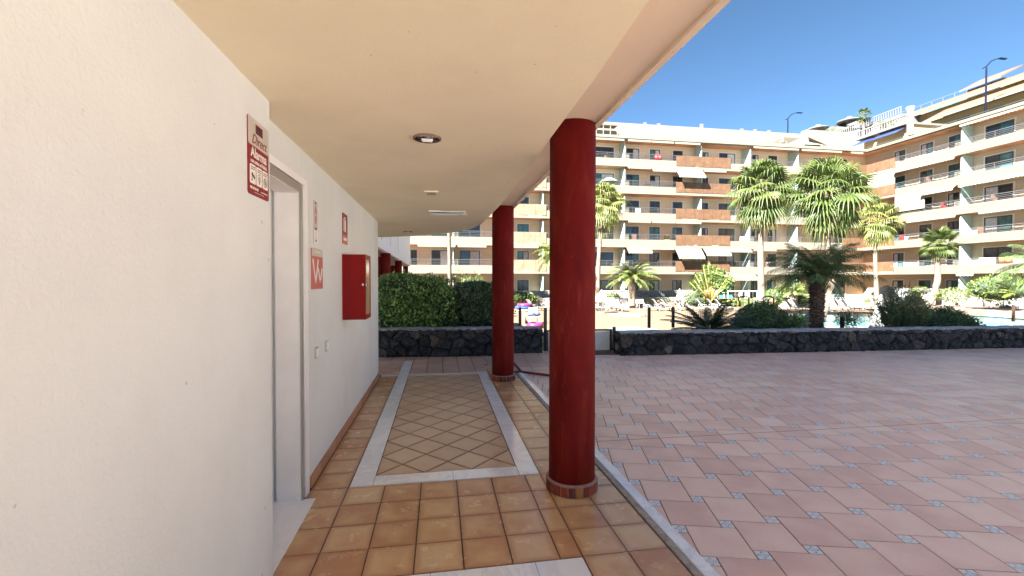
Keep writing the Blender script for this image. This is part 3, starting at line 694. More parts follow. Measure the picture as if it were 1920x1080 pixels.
# lights in the ceiling
def downlight(x, y, r, label):
    S = thing('downlight', (x, y, CZ), label, 'ceiling light', 'recessed lights in the arcade ceiling')
    MB().lathe([(r * .84, -.001), (r * .87, -.010), (r, -.008), (r, -.0005)], (x, y, CZ), 36).build('rim', 'mortar_pink', S, True)
    b = MB()
    n = 28
    for k in range(n):
        a0, a1 = 2 * PI * k / n, 2 * PI * (k + 1) / n; w = .35 + .25 * (k % 2)
        b.face([(x + r * .85 * math.cos(a0), y + r * .85 * math.sin(a0), CZ - .0085), (x + r * .85 * math.cos(a1), y + r * .85 * math.sin(a1), CZ - .0085), (x + r * w * math.cos(a1), y + r * w * math.sin(a1), CZ - .002 - .003 * (k % 2)), (x + r * w * math.cos(a0), y + r * w * math.sin(a0), CZ - .002)])
        b.face([(x + r * w * math.cos(a0), y + r * w * math.sin(a0), CZ - .002), (x + r * w * math.cos(a1), y + r * w * math.sin(a1), CZ - .002 - .003 * (k % 2)), (x, y, CZ - .004)])
    b.build('reflector', 'reflector', S)
    b = MB(); b.tube([(x - .035, y, CZ - .012), (x + .035, y, CZ - .012)], .008, 8); b.tube([(x - .03, y + .022, CZ - .012), (x + .03, y + .022, CZ - .012)], .008, 8); b.build('lamp', 'plastic_white', S)
downlight(-.075, 2.83, .088, 'round recessed downlight in the ceiling, nearest the camera')
downlight(-.57, 8.29, .088, 'round recessed downlight at the far end of the ceiling')
S = thing('emergency_light', (-.08, 4.57, CZ), 'small square emergency light with a greenish lens in the ceiling', 'ceiling light')
b = MB(); b.box(-.152, -.012, 4.485, 4.655, CZ - .012, CZ - .0005).build('frame', 'ceiling', S)
b = MB(); b.box(-.125, -.035, 4.505, 4.635, CZ - .016, CZ - .0125).build('lens', 'em_lens', S)
S = thing('ceiling_panel_light', (.11, 5.88, CZ), 'flat rectangular light fitting hanging askew from the ceiling', 'ceiling light')
b = MB(); b.box(-.13, .33, 5.76, 6.06, CZ - .012, CZ - .0005).build('housing', 'plastic_white', S)
b = MB(); b.mesh([(-.12, 5.73, CZ - .05), (.35, 5.73, CZ - .045), (.35, 6.07, CZ - .018), (-.12, 6.07, CZ - .018), (-.12, 5.73, CZ - .042), (.35, 5.73, CZ - .037), (.35, 6.07, CZ - .0125), (-.12, 6.07, CZ - .0125)],
                 [(0, 3, 2, 1), (4, 5, 6, 7), (0, 1, 5, 4), (2, 3, 7, 6), (0, 4, 7, 3), (1, 2, 6, 5)]); b.build('diffuser', 'plastic_white', S)
b = MB(); b.box(.26, .28, 5.728, 5.7295, CZ - .046, CZ - .04); b.build('clip', 'black', S)

# ================================================================== LAVA STONE WALLS
def lava_wall(x0, y0, x1, y1, h, thick, label, seed, end0=False, end1=False):
    rs = random.Random(seed); L = math.hypot(x1 - x0, y1 - y0); d = Vector(((x1 - x0) / L, (y1 - y0) / L, 0)); n = Vector((d.y, -d.x, 0))
    # outline of the face developed: end0 turn + front + end1 turn
    step = .016; segs = []
    def path(u):   # u in [-thick, L+thick] -> point, outward normal
        if u < 0: return Vector((x0, y0, 0)) - n * (-u), -d
        if u > L: return Vector((x1, y1, 0)) - n * (u - L), d
        return Vector((x0, y0, 0)) + d * u, n
    ua, ub = (-thick if end0 else 0), (L + thick if end1 else L)
    NU = int((ub - ua) / step); NV = int(h / step)
    seeds = []; cw = .25
    for i in range(int((ub - ua) / cw) + 3):
        for j in range(int(h / .19) + 3):
            sc_ = rs.random()
            seeds.append((ua + (i - 1 + (j % 2) * .5 + rs.uniform(-.38, .38)) * cw, (j - .5 + rs.uniform(-.35, .35)) * .19, sc_, rs.uniform(-.2, .2), rs.uniform(-.2, .2), rs.uniform(.6, 1.1)))
    from collections import defaultdict
    grid = defaultdict(list)
    for s_ in seeds: grid[int(s_[0] // .3)].append(s_)
    V, E, C = [], [], []
    for i in range(NU + 1):
        u = ua + (ub - ua) * i / NU; base, nn = path(u)
        if u < 0.05 and end0 or (u > L - .05 and end1):   # round the corner
            k = min(1, max(0, ((u + .05) / .1 if u < .2 else (L + .05 - u) / .1)))
            other = -d if u < .2 else d; nn = (n * k + other * (1 - k)).normalized(); base -= nn * .02
        gi = int(u // .3); cand = grid[gi - 1] + grid[gi] + grid[gi + 1]
        for j in range(NV + 1):
            v = h * j / NV
            wu, wv = u + .035 * noise.noise((u * 5, v * 5, seed)), v + .035 * noise.noise((u * 5, v * 5, seed + 9))
            ds = sorted(((abs(wu - s_[0]) ** 1.6 * s_[5] + abs((wv - s_[1]) * 1.15) ** 1.6), s_) for s_ in cand)[:2]
            e = (ds[1][0] ** .625 - ds[0][0] ** .625); s_ = ds[0][1]
            em_ = 1 - min(1, e / .03)
            dome = min(1, e / .05) ** .5
            disp = -.035 + .045 * dome + (wu - s_[0]) * s_[3] * .9 + (wv - s_[1]) * s_[4] * .9 + .045 * abs(noise.noise((u * 9, v * 11, seed + s_[2] * 50))) + .016 * noise.noise((u * 22, v * 22, seed)) + .008 * noise.noise((u * 50, v * 50, seed))
            if end0 or end1:
                pass
            p = base + nn * disp; V.append((p.x, p.y, v)); E.append(max(0, em_)); C.append(s_[2])
    m = MB(); m.v = V; m.ex = E
    for i in range(NU):
        for j in range(NV):
            a = i * (NV + 1) + j; m.f.append((a, a + NV + 1, a + NV + 2, a + 1)); m.rnd.append(C[a]); m.uv.append(None)
    T = thing('stone_wall', ((x0 + x1) / 2, (y0 + y1) / 2, 0), label, 'wall', 'low black stone walls between plaza and pool')
    m.build('stone_face', 'lava', T)
    # core + cap
    k = MB(); q = [Vector((x0, y0, 0)) - n * .06 + d * (.06 if end0 else 0), Vector((x1, y1, 0)) - n * .06 - d * (.06 if end1 else 0), Vector((x1, y1, 0)) - n * thick - d * (.06 if end1 else 0), Vector((x0, y0, 0)) - n * thick + d * (.06 if end0 else 0)]
    k.prism([(p.x, p.y) for p in q], -.9, h - .01); k.build('core', 'lava_core', T)
    # uneven cap stones
    c = MB(); NUc = int(L / .05); NW = 8; V = []
    a_, b2_ = (-.0 if end0 else 0), L
    for i in range(NUc + 1):
        u = L * i / NUc; f0 = .01 * noise.noise((u * 4, 0, seed + 3)) + .012 * noise.noise((u * 13, 0, seed + 3))
        for j in range(NW + 1):
            w = -.015 - (thick - .0) * (j / NW - .0) + (.03 + f0 if j == 0 else 0)
            z = h + .012 + .016 * noise.noise((u * 3, w * 6, seed + 5)) + .012 * noise.noise((u * 11, w * 11, seed + 5)) - (.02 if j in (0, NW) else 0)
            p = Vector((x0, y0, 0)) + d * u + n * w; V.append((p.x, p.y, z))
        p = Vector((x0, y0, 0)) + d * u + n * (.012 + f0); V.append((p.x, p.y, h - .02))
    W = NW + 2; F = []
    for i in range(NUc):
        for j in range(NW): a = i * W + j; F.append((a, a + 1, a + W + 1, a + W))
        a = i * W + NW + 1; F.append((i * W, (i + 1) * W, (i + 1) * W + NW + 1, i * W + NW + 1))
    c.mesh(V, F); c.build('cap', 'cap', T, True)
    return T
lava_wall(-2.6, 8.98, 2.05, 8.66, .54, .42, 'low black stone wall under the two clipped hedges', 3, False, True)
lava_wall(3.57, 8.33, 16.5, 7.74, .45, .42, 'long low black stone wall along the far side of the plaza', 11, True, False)
struct(MB().prism([(-9, 9.0), (2.0, 9.0), (2.0, 11.3), (-9, 11.3)], -1.2, .40).build('planter_soil', 'earth'))
struct(MB().prism([(3.9, 8.66), (16.5, 8.1), (16.5, 11.5), (3.9, 11.5)], -1.2, -.10).build('planter_soil', 'earth'))
st = MB()
for k in range(6): st.box(2.06, 3.85, 9.0 + .3 * k, 9.3 + .3 * k, -1.2, -.006 - .18 * (k + 1) + .0)
struct(st.build('steps', 'deck_pale'))

# ================================================================== FOLIAGE BUILDERS
def leaf(m, p, d, up, L, W, rnd, bend=.15):
    d = d.normalized(); s = d.cross(up)
    if s.length < .01: s = d.cross(Vector((1, 0, 0)))
    s.normalize(); u = s.cross(d)
    a = p; b = p + d * L * .5 + s * W / 2 + u * W * bend; c = p + d * L - u * L * bend; e = p + d * L * .5 - s * W / 2 + u * W * bend
    mid = p + d * L * .55
    m.face([a, b, c, e] if bend == 0 else [a, b, c], rnd)
    if bend: m.face([a, c, e], rnd)
def rv(): 
    while True:
        v = Vector((random.uniform(-1, 1), random.uniform(-1, 1), random.uniform(-1, 1)))
        if .05 < v.length < 1: return v.normalized()
def sbox_surface(c, h, p=4, seed=0, amp=.12, lift=0):
    """random point and normal on a rounded box with noisy surface"""
    v = rv(); m = (abs(v.x) ** p + abs(v.y) ** p + abs(v.z) ** p) ** (1 / p); q = Vector((v.x / m, v.y / m, v.z / m))
    k = 1 + amp * noise.noise((q.x * 2.2 + seed, q.y * 2.2, q.z * 2.2)) + amp * .5 * noise.noise((q.x * 6 + seed, q.y * 6, q.z * 6))
    nrm = Vector((q.x ** (p - 1) / h[0], q.y ** (p - 1) / h[1], q.z ** (p - 1) / h[2])) if p % 2 == 0 else q
    return Vector((c[0] + q.x * h[0] * k, c[1] + q.y * h[1] * k, c[2] + q.z * h[2] * k)), nrm.normalized()
def bush(name, label, cat, blobs, mt, n, L, W, p=2, upb=.4, group=None, core=True, amp=.16, jit=.12, base=None):
    """blobs: (center, half sizes, weight)"""
    c0 = Vector(base) if base else Vector((blobs[0][0][0], blobs[0][0][1], blobs[0][0][2] - blobs[0][1][2]))
    T = thing(name, c0, label, cat, group)
    m = MB(); tot = sum(b[2] for b in blobs)
    for bi, (c, h, w) in enumerate(blobs):
        for _ in range(int(n * w / tot)):
            q, nr = sbox_surface(c, h, p, bi * 7.3, amp)
            dd = (Vector(c) - q) * random.random() ** 2 * jit * 2; q = q + dd
            if random.random() < .06: q = q + nr * random.uniform(0, .09) * max(h)
            d = (nr * .8 + rv() * .9 + Vector((0, 0, upb)))
            leaf(m, q, d, (nr + rv() * .5).normalized(), L * random.uniform(.6, 1.2), W * random.uniform(.7, 1.2), random.random())
    m.build('foliage', mt, T)
    if core:
        k = MB()
        for bi, (c, h, w) in enumerate(blobs):
            V, F = [], []; NN = 12
            for i in range(NN + 1):
                for j in range(NN * 2):
                    a, b = PI * i / NN, PI * j / NN; v = Vector((math.sin(a) * math.cos(b), math.sin(a) * math.sin(b), math.cos(a)))
                    mm_ = (abs(v.x) ** p + abs(v.y) ** p + abs(v.z) ** p) ** (1 / p); q = v / mm_
                    kk = .86 * (1 + amp * noise.noise((q.x * 2.2 + bi * 7.3, q.y * 2.2, q.z * 2.2)))
                    V.append((c[0] + q.x * h[0] * kk, c[1] + q.y * h[1] * kk, c[2] + q.z * h[2] * kk))
            for i in range(NN):
                for j in range(NN * 2): F.append((i * NN * 2 + j, i * NN * 2 + (j + 1) % (NN * 2), (i + 1) * NN * 2 + (j + 1) % (NN * 2), (i + 1) * NN * 2 + j))
            k.mesh(V, F)
        k.build('dark_core', 'inner', T, True)  # solid dark hull painted as the shade behind the leaves
    return T
def frond(m, base, az, el, L, droop, npair, ll, lw, up_fold=.35, stiff=0., start=.12, twist=0, rach=None, rr=.012):
    """arched feather frond"""
    h = Vector((math.cos(az), math.sin(az), 0)); pts = []; p = Vector(base); e = el; n = 14
    for i in range(n + 1):
        pts.append(p.copy()); e2 = e - droop * (i / n) ** 1.3 * 1.0
        p = p + (h * math.cos(e2) + Vector((0, 0, 1)) * math.sin(e2)) * (L / n)
    side = Vector((-h.y, h.x, 0))
    (rach or m).tube(pts, [rr * (1 - .8 * i / n) for i in range(n + 1)], 4, .95, False)
    for k in range(npair):
        t = start + (1 - start) * (k + .5) / npair; f = t * n; i = min(n - 1, int(f)); q = pts[i].lerp(pts[i + 1], f - i); tg = (pts[i + 1] - pts[i]).normalized()
        pr = math.sin(PI * min(1, .12 + t * .88)) ** .6; l = ll * (.35 + .65 * pr) * random.uniform(.85, 1.1)
        nu = side.cross(tg)
        for s in (-1, 1):
            d = (tg * (.55 + .5 * t) + side * s + nu * up_fold + rv() * .16 - Vector((0, 0, 1)) * .25 * (1 - stiff))
            d.normalize(); c = d.cross(nu).normalized()
            a = q; b = q + d * l * .5 + nu * lw * .1; tip = q + d * l - Vector((0, 0, 1)) * l * .22 * (1 - stiff); w = lw / 2
            r = random.random()
            m.face([a - c * w * .5, b - c * w, b + c * w, a + c * w * .5], r); m.face([b - c * w, tip, b + c * w], r)
def feather_palm(name, label, cat, x, y, z0, zc, L, nf, mt, npair=26, ll=None, lw=.03, r0=.2, r1=.2, bark='bark_dark', e0=80, e1=-25, droop=1.3, stiff=0., group=None, scales=False, lean=(0, 0), seed=1, trunk=True, rr=.015):
    random.seed(seed)
    T = thing(name, (x, y, z0), label, cat, group)
    cx, cy = x + lean[0], y + lean[1]
    if trunk:
        t_ = MB(); n = 26; path = []; rad = []
        for i in range(n + 1):
            f = i / n; path.append((x + lean[0] * f ** 1.4, y + lean[1] * f ** 1.4, z0 + (zc - z0) * f)); rad.append((r0 + (r1 - r0) * f) * (1 + .05 * math.sin(i * 2.4)))
        t_.tube(path, rad, 14)
        if scales:
            H = zc - z0; k = 0; nn = int(H / .0045 / 2)
            for k in range(nn):
                f = k / nn; a = k * 2.39996; r = (r0 + (r1 - r0) * f) * .97; pz = z0 + H * f
                c = Vector((x + lean[0] * f ** 1.4, y + lean[1] * f ** 1.4, pz)); o = Vector((math.cos(a), math.sin(a), 0)); s = Vector((-o.y, o.x, 0))
                w = .035 * random.uniform(.7, 1.2); ln = .05 * random.uniform(.6, 1.5); hh = .035
                q = c + o * r
                t_.mesh([q - s * w, q + s * w, q + s * w * .8 + o * ln + Vector((0, 0, hh)), q - s * w * .8 + o * ln + Vector((0, 0, hh)), q + Vector((0, 0, hh * 1.5)) - s * w * .7, q + Vector((0, 0, hh * 1.5)) + s * w * .7],
                        [(0, 1, 2, 3), (3, 2, 5, 4), (0, 3, 4), (1, 5, 2)])
        t_.build('trunk', bark, T, not scales)
    m = MB(); ll = ll or L * .22
    for k in range(nf):
        f = (k + .5) / nf; az = k * 2.39996 + random.uniform(-.2, .2); el = R(e0 + (e1 - e0) * f ** .85 + random.uniform(-6, 6))
        l = L * random.uniform(.85, 1.08) * (.75 + .25 * min(1, f * 3))
        b0 = Vector((cx + .05 * math.cos(az), cy + .05 * math.sin(az), zc - .10 * f))
        frond(m, b0, az, el, l, droop * random.uniform(.8, 1.15), npair, ll, lw, .35, stiff, rr=rr)
    m.build('crown', mt, T)
    return T
def fan_leaf(m, p, d, up, R_, nseg=20, spread=118, hang=.5):
    s = d.cross(up).normalized(); u = s.cross(d).normalized(); rb = random.random()
    for i in range(nseg):
        a = R(-spread + 2 * spread * (i + .5) / nseg); da = R(spread / nseg) * .98
        def P(ang, r, lift, fall=0): return p + (d * math.cos(ang) + s * math.sin(ang)) * r + u * lift - Vector((0, 0, 1)) * fall
        r1 = R_ * .5; rr = R_ * (1 - .22 * abs(a) / R(spread)) * random.uniform(.9, 1.05)
        rn = min(1, max(0, rb * .6 + random.random() * .4)); cup = .10 * R_ * abs(math.sin(a))
        eL, mi, eR = P(a - da, r1, -cup), P(a, r1, -cup + .035 * R_), P(a + da, r1, -cup)
        hub = p
        q1 = P(a, rr * .80, -cup, hang * R_ * .13); q2 = P(a + random.uniform(-.05, .05), rr, -cup, hang * R_ * random.uniform(.35, .7))
        w = s * math.cos(a) - d * math.sin(a); w = w * (R_ * .016)
        m.face([hub, eL, mi], rn); m.face([hub, mi, eR], rn)
        m.face([eL, q1 - w, mi], rn); m.face([mi, q1 - w, q1 + w], rn); m.face([mi, q1 + w, eR], rn)
        m.face([q1 - w, q2, q1 + w], min(1, rn + .25))
def fan_palm(label, trunk, r0, r1, crown_r, nleaf, mt='fan_green', seed=1, group=None, dead=10, e0=78, e1=-62, name='fan_palm', bark='bark_grey', blade=.52, nseg=20, hang=.6, boots=True):
    random.seed(seed); base = Vector(trunk[0]); top = Vector(trunk[-1])
    T = thing(name, base, label, 'palm tree', group)
    # smooth the trunk path
    P = []; n = 24
    for i in range(n + 1):
        f = i / n * (len(trunk) - 1); k = min(len(trunk) - 2, int(f)); t = f - k
        p0, p1, p2, p3 = (Vector(trunk[max(0, k - 1)]), Vector(trunk[k]), Vector(trunk[k + 1]), Vector(trunk[min(len(trunk) - 1, k + 2)]))
        P.append(.5 * ((2 * p1) + (p2 - p0) * t + (2 * p0 - 5 * p1 + 4 * p2 - p3) * t * t + (3 * p1 - p0 - 3 * p2 + p3) * t ** 3))
    rad = [(r0 + (r1 - r0) * (i / n) ** .8) * (1 + .03 * math.sin(i * 3.1)) * (1 + .35 * max(0, 1 - i / 2.5)) for i in range(n + 1)]
    MB().tube(P, rad, 14).build('trunk', bark, T, True)
    m = MB(); dm = MB()
    if boots:
        for k in range(26):
            a = k * 2.4; z = top.z - .75 + k * .03; o = Vector((math.cos(a), math.sin(a), 0))
            q = Vector((top.x, top.y, z)) + o * r1 * .9
            dm.tube([q, q + o * .12 + Vector((0, 0, .22))], [.045, .015], 4)
    for k in range(nleaf):
        f = (k + .5) / nleaf; az = k * 2.39996 + random.uniform(-.25, .25); el = R(e0 + (e1 - e0) * f ** 1.15 + random.uniform(-9, 9))
        h = Vector((math.cos(az), math.sin(az), 0)); pl = crown_r * (1 - blade) * random.uniform(.8, 1.12)
        d0 = h * math.cos(el) + Vector((0, 0, 1)) * math.sin(el)
        p0 = top + Vector((0, 0, .1 * (1 - f))); p1 = p0 + d0 * pl * .5; el2 = el - R(4 + 18 * f); d1 = h * math.cos(el2) + Vector((0, 0, 1)) * math.sin(el2); p2 = p1 + d1 * pl * .5
        m.tube([p0, p1, p2], [.028, .022, .014], 4, .9, False)
        el3 = el2 - R(2 + 10 * f); d2 = h * math.cos(el3) + Vector((0, 0, 1)) * math.sin(el3); up = (Vector((0, 0, 1)) * math.cos(el3) - h * math.sin(el3)) + rv() * .3
        fan_leaf(m, p2, (d2 + rv() * .12).normalized(), up.normalized(), crown_r * blade * random.uniform(.85, 1.1), nseg, 112, hang)
    m.build('crown', mt, T)
    for k in range(dead):
        az = k * 2.39996 + .7; h = Vector((math.cos(az), math.sin(az), 0)); p0 = top - Vector((0, 0, .15)); p2 = p0 + h * crown_r * .22 - Vector((0, 0, crown_r * random.uniform(.15, .5)))
        dm.tube([p0, p0 + h * crown_r * .2, p2], [.02, .018, .012], 4, .9, False)
        fan_leaf(dm, p2, (h * .25 - Vector((0, 0, 1))).normalized(), h, crown_r * .38, 12, 60, .1)
    if dm.f: dm.build('dry_skirt', 'fan_dead', T)
    return T

# ================================================================== FOREGROUND PLANTING
random.seed(21)
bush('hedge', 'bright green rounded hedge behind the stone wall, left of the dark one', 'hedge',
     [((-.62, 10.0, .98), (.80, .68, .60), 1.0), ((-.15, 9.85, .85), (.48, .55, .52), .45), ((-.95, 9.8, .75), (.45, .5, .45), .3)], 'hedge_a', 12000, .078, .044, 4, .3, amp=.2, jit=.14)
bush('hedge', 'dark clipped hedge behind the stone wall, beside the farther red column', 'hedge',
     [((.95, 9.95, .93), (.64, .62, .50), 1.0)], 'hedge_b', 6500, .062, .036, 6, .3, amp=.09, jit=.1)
for hx, hy, hz, hw, mt_ in ((-.55, 10.0, 1.50, .85, 'hedge_a'), (.95, 9.95, 1.36, .55, 'hedge_b')):
    m = MB()
    for k in range(46):
        q = Vector((hx + random.uniform(-hw, hw), hy + random.uniform(-.6, .3), hz - .06 + random.uniform(-.04, .03))); tp_ = q + Vector((random.uniform(-.05, .05), random.uniform(-.05, .05), random.uniform(.06, .17)))
        m.tube([q, tp_], [.004, .002], 3, .2)
        for i in range(7): leaf(m, q.lerp(tp_, .3 + .1 * i), rv() + Vector((0, 0, .6)), rv(), .06, .03, random.random())
    hd = [o for o in bpy.data.objects if o.name.startswith('hedge') and not o.parent and abs(o.location.x - hx) < .1][0]
    tag(m.build('shoots', mt_, hd), kind='stuff')
# foreground date palms (in shade)
Pd = yp(1531, 617, 9.9)
feather_palm('date_palm', 'dark date palm with a thick shaggy trunk behind the long stone wall', 'palm tree', Pd.x, Pd.y, -.10, yp(1528, 512, 9.9).z, 1.28, 42, 'date_shaded', 40, .30, .016, .135, .17, e0=84, e1=2, droop=1.0, scales=True, seed=4)
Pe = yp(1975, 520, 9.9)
feather_palm('date_palm', 'dark date palm reaching in from the right edge above the long stone wall', 'palm tree', Pe.x, Pe.y, -.10, yp(1965, 500, 9.9).z, 1.35, 40, 'date_shaded', 34, .30, .020, .16, .19, e0=70, e1=-30, droop=1.3, scales=True, seed=9)
Ps = yp(1330, 616, 9.3)
feather_palm('sago_palm', 'low dark sago palm with stiff spreading fronds on top of the long stone wall', 'plant', Ps.x, Ps.y, -.10, .40, 1.0, 36, 'sago', 56, .18, .019, .1, .1, e0=62, e1=4, droop=.55, stiff=.9, seed=5)
Pb = yp(1432, 598, 9.7)
random.seed(31)
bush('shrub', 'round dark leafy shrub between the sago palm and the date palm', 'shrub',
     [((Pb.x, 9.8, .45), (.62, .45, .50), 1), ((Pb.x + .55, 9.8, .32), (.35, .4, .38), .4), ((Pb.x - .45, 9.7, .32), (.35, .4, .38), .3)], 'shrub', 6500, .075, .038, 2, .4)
Po = yp(1672, 585, 9.9)
def spiky(name, label, cx, cy, z0, w, dpt, h, nst, mt, seed, L=.13, W=.016, group=None):
    random.seed(seed); T = thing(name, (cx, cy, z0), label, 'shrub', group); m = MB(); s = MB()
    for k in range(nst):
        a = random.random() * 2 * PI; r = math.sqrt(random.random()); bx_, by_ = cx + w * .45 * r * math.cos(a), cy + dpt * .45 * r * math.sin(a)
        tx, ty = cx + w * r * math.cos(a) * random.uniform(.8, 1.1), cy + dpt * r * math.sin(a); hh = h * (1 - .45 * r * r) * random.uniform(.75, 1.12)
        b0, b1 = Vector((bx_, by_, z0)), Vector((tx, ty, z0 + hh)); md = b0.lerp(b1, .5) + Vector((0, 0, .05))
        s.tube([b0, md, b1], [.010, .007, .004], 4)
        for q in range(26):
            f = .25 + .75 * q / 26; p = b0.lerp(md, f * 2) if f < .5 else md.lerp(b1, f * 2 - 1); dd = (b1 - b0).normalized() * .7 + rv() * .8
            leaf(m, p, dd, rv(), L * random.uniform(.7, 1.1), W, random.random(), .08)
    m.build('foliage', mt, T); s.build('stems', 'stem', T); return T
spiky('oleander', 'tall spiky dark oleander shrub behind the fence, left of the spreading one', yp(1690, 590, 9.9).x, 9.9, -.1, .90, .5, 1.50, 210, 'shrub', 6, .12, .022)
random.seed(32); px0 = yp(1775, 590, 9.8).x
bush('shrub', 'low spreading dark shrub behind the fence at the right part of the long wall', 'shrub', [((px0, 9.85, .34), (.62, .45, .44), 1), ((px0 + .55, 9.85, .22), (.5, .4, .32), .6), ((px0 - .6, 9.85, .3), (.45, .4, .42), .5)], 'shrub', 5200, .085, .026, 2, .4, base=(px0, 9.85, -.1))
random.seed(33)
bush('shrub', 'small thin shrub just right of the dark date palm trunk', 'shrub', [((yp(1588, 603, 9.8).x, 9.8, .50), (.28, .25, .2), 1)], 'shrub', 420, .075, .035, 2, .4, core=False, amp=.3, jit=.5)
bush('shrub', 'small pale green shrub just left of the dark date palm trunk', 'shrub', [((yp(1496, 606, 9.8).x, 9.8, .48), (.22, .25, .18), 1)], 'hedge_a', 420, .075, .04, 2, .4, core=False, amp=.3, jit=.5)

# ------------------------------------------------------------------ fence, gate, posts
FY = 10.9
FX0, FX1 = yp(1205, 600, FY).x, 16.4
FN = thing('mesh_fence', (FX0, FY, .3), 'thin welded mesh fence with dark brown posts behind the long stone wall', 'fence')
for px_ in (1217, 1262, 1655, 1900):
    x = yp(px_, 600, FY).x; MB().box(x - .03, x + .03, FY - .03, FY + .03, .25, .80 if px_ < 1300 else .76).build('post', 'dark_bronze', FN)
w_ = MB(); x = yp(1285, 600, FY).x
while x < FX1: w_.box(x, x + .006, FY - .004, FY + .002, .30, .66); x += .055
for z in (.34, .50, .655): w_.box(yp(1285, 600, FY).x, FX1, FY + .002, FY + .008, z, z + .007)
w_.build('mesh_panel', 'wire', FN)
x = yp(1579, 600, 9.4).x
S = thing('bollard_light', (x, 9.4, .28), 'short black bollard light behind the long wall, right of the date palm', 'light')
MB().lathe([(.045, 0), (.045, .30), (.052, .302), (.052, .33), (.03, .345)], (x, 9.4, .28), 14).build('body', 'ink', S, True)
GY = 9.02
gx0, gx1 = yp(1024, 620, GY).x, yp(1147, 620, GY).x; gzt = yp(1130, 617, GY).z
GT = thing('gate', (gx0, GY, 0), 'brown framed gate with a frosted panel in the gap between the stone walls', 'gate')
f_ = MB(); f_.box(gx0, gx1, GY - .02, GY + .02, gzt - .035, gzt); f_.box(gx1 - .04, gx1, GY - .02, GY + .02, .0, gzt - .036); f_.box(gx0, gx0 + .04, GY - .02, GY + .02, .0, gzt - .036); f_.build('frame', 'dark_bronze', GT)
MB().box(gx0 + .05, gx1 - .05, GY - .008, GY + .008, .01, gzt - .05).build('panel', 'gate_panel', GT)
for px_, zt, Y_, lb in ((1151.5, 613, 9.02, 'slim brown gate post between the gate and the long stone wall'), (1022.5, 577, 9.1, 'tall brown gate post at the end of the left stone wall'), (975, 576, 10.2, 'brown fence post seen between the two red columns')):
    p = yp(px_, zt, Y_)
    tag(MB().box(p.x - .03, p.x + .03, Y_ - .03, Y_ + .03, 0 if Y_ < 10 else .38, p.z).build('post', 'dark_bronze', org=(p.x, Y_, 0)), lb, 'post')
# pool ladder handrails
for px_, lb in ((1395, 'curved bronze pool handrail standing left of its twin above the round shrub'), (1441, 'curved bronze pool handrail standing right of its twin above the round shrub')):
    Y_ = 13.2; a = yp(px_ - 11, 580, Y_); b = yp(px_ + 9, 580, Y_); zt = yp(px_, 556, Y_).z
    pts = [(a.x + .08, Y_, zt - .28), (a.x + .02, Y_, zt - .12)] + [((a.x + b.x) / 2 + (b.x - a.x) / 2 * -math.cos(PI * k / 10), Y_, zt - .07 + .08 * math.sin(PI * k / 10)) for k in range(11)] + [(b.x, Y_, zt - .4), (b.x, Y_, -1.1)]
    tag(MB().tube(pts, .022, 8).build('handrail', 'dark_bronze', None, True, (b.x, Y_, -1.1)), lb, 'handrail')

# ================================================================== POOLS
def sheet(name, pts, z, mt, th=.03):
    return struct(MB().prism([(p.x, p.y) for p in pts], z - th, z).build(name, mt))
# main pool
mp = [gp(1462, 612), gp(1448, 598), gp(1452, 592.5), gp(1560, 591.5), gp(1700, 590), gp(1860, 588), gp(2010, 588), gp(2040, 612), gp(1700, 614)]
cen = sum(mp, Vector()) / len(mp)
sheet('pool_coping', [cen + (p - cen) * 1.03 for p in mp], -1.075, 'deck_pale')
sheet('pool_water', mp, -1.055, 'water', .01)
dp_ = [gp(1848, 613), gp(1852, 591), gp(1893, 591), gp(1885, 613)]
sheet('pool_deep_end', dp_, -1.045, 'water_blue', .006)
wp = [gp(1120, 640), gp(1128, 622), gp(1150, 615), gp(1195, 614), gp(1235, 619), gp(1300, 640)]
sheet('wading_pool_coping', [sum(wp, Vector()) / 6 + (p - sum(wp, Vector()) / 6) * 1.06 for p in wp], -1.08, 'deck_pale')
sheet('wading_pool_water', wp, -1.06, 'water_sh', .01)
jc = gp(1176, 591.3); jr = (gp(1209, 591.3) - gp(1142, 591.3)).length / 2
S = thing('hot_tub', (jc.x, jc.y, -1.1), 'round sunken white hot tub in the orange paving', 'hot tub')
MB().lathe([(jr, 0), (jr, .07), (jr * .82, .07), (jr * .80, .02)], (jc.x, jc.y, -1.1), 40).build('rim', 'deck_pale', S, True)
MB().lathe([(jr * .80, .03), (jr * .79, .04)], (jc.x, jc.y, -1.1), 40).build('water', 'water_sh', S)

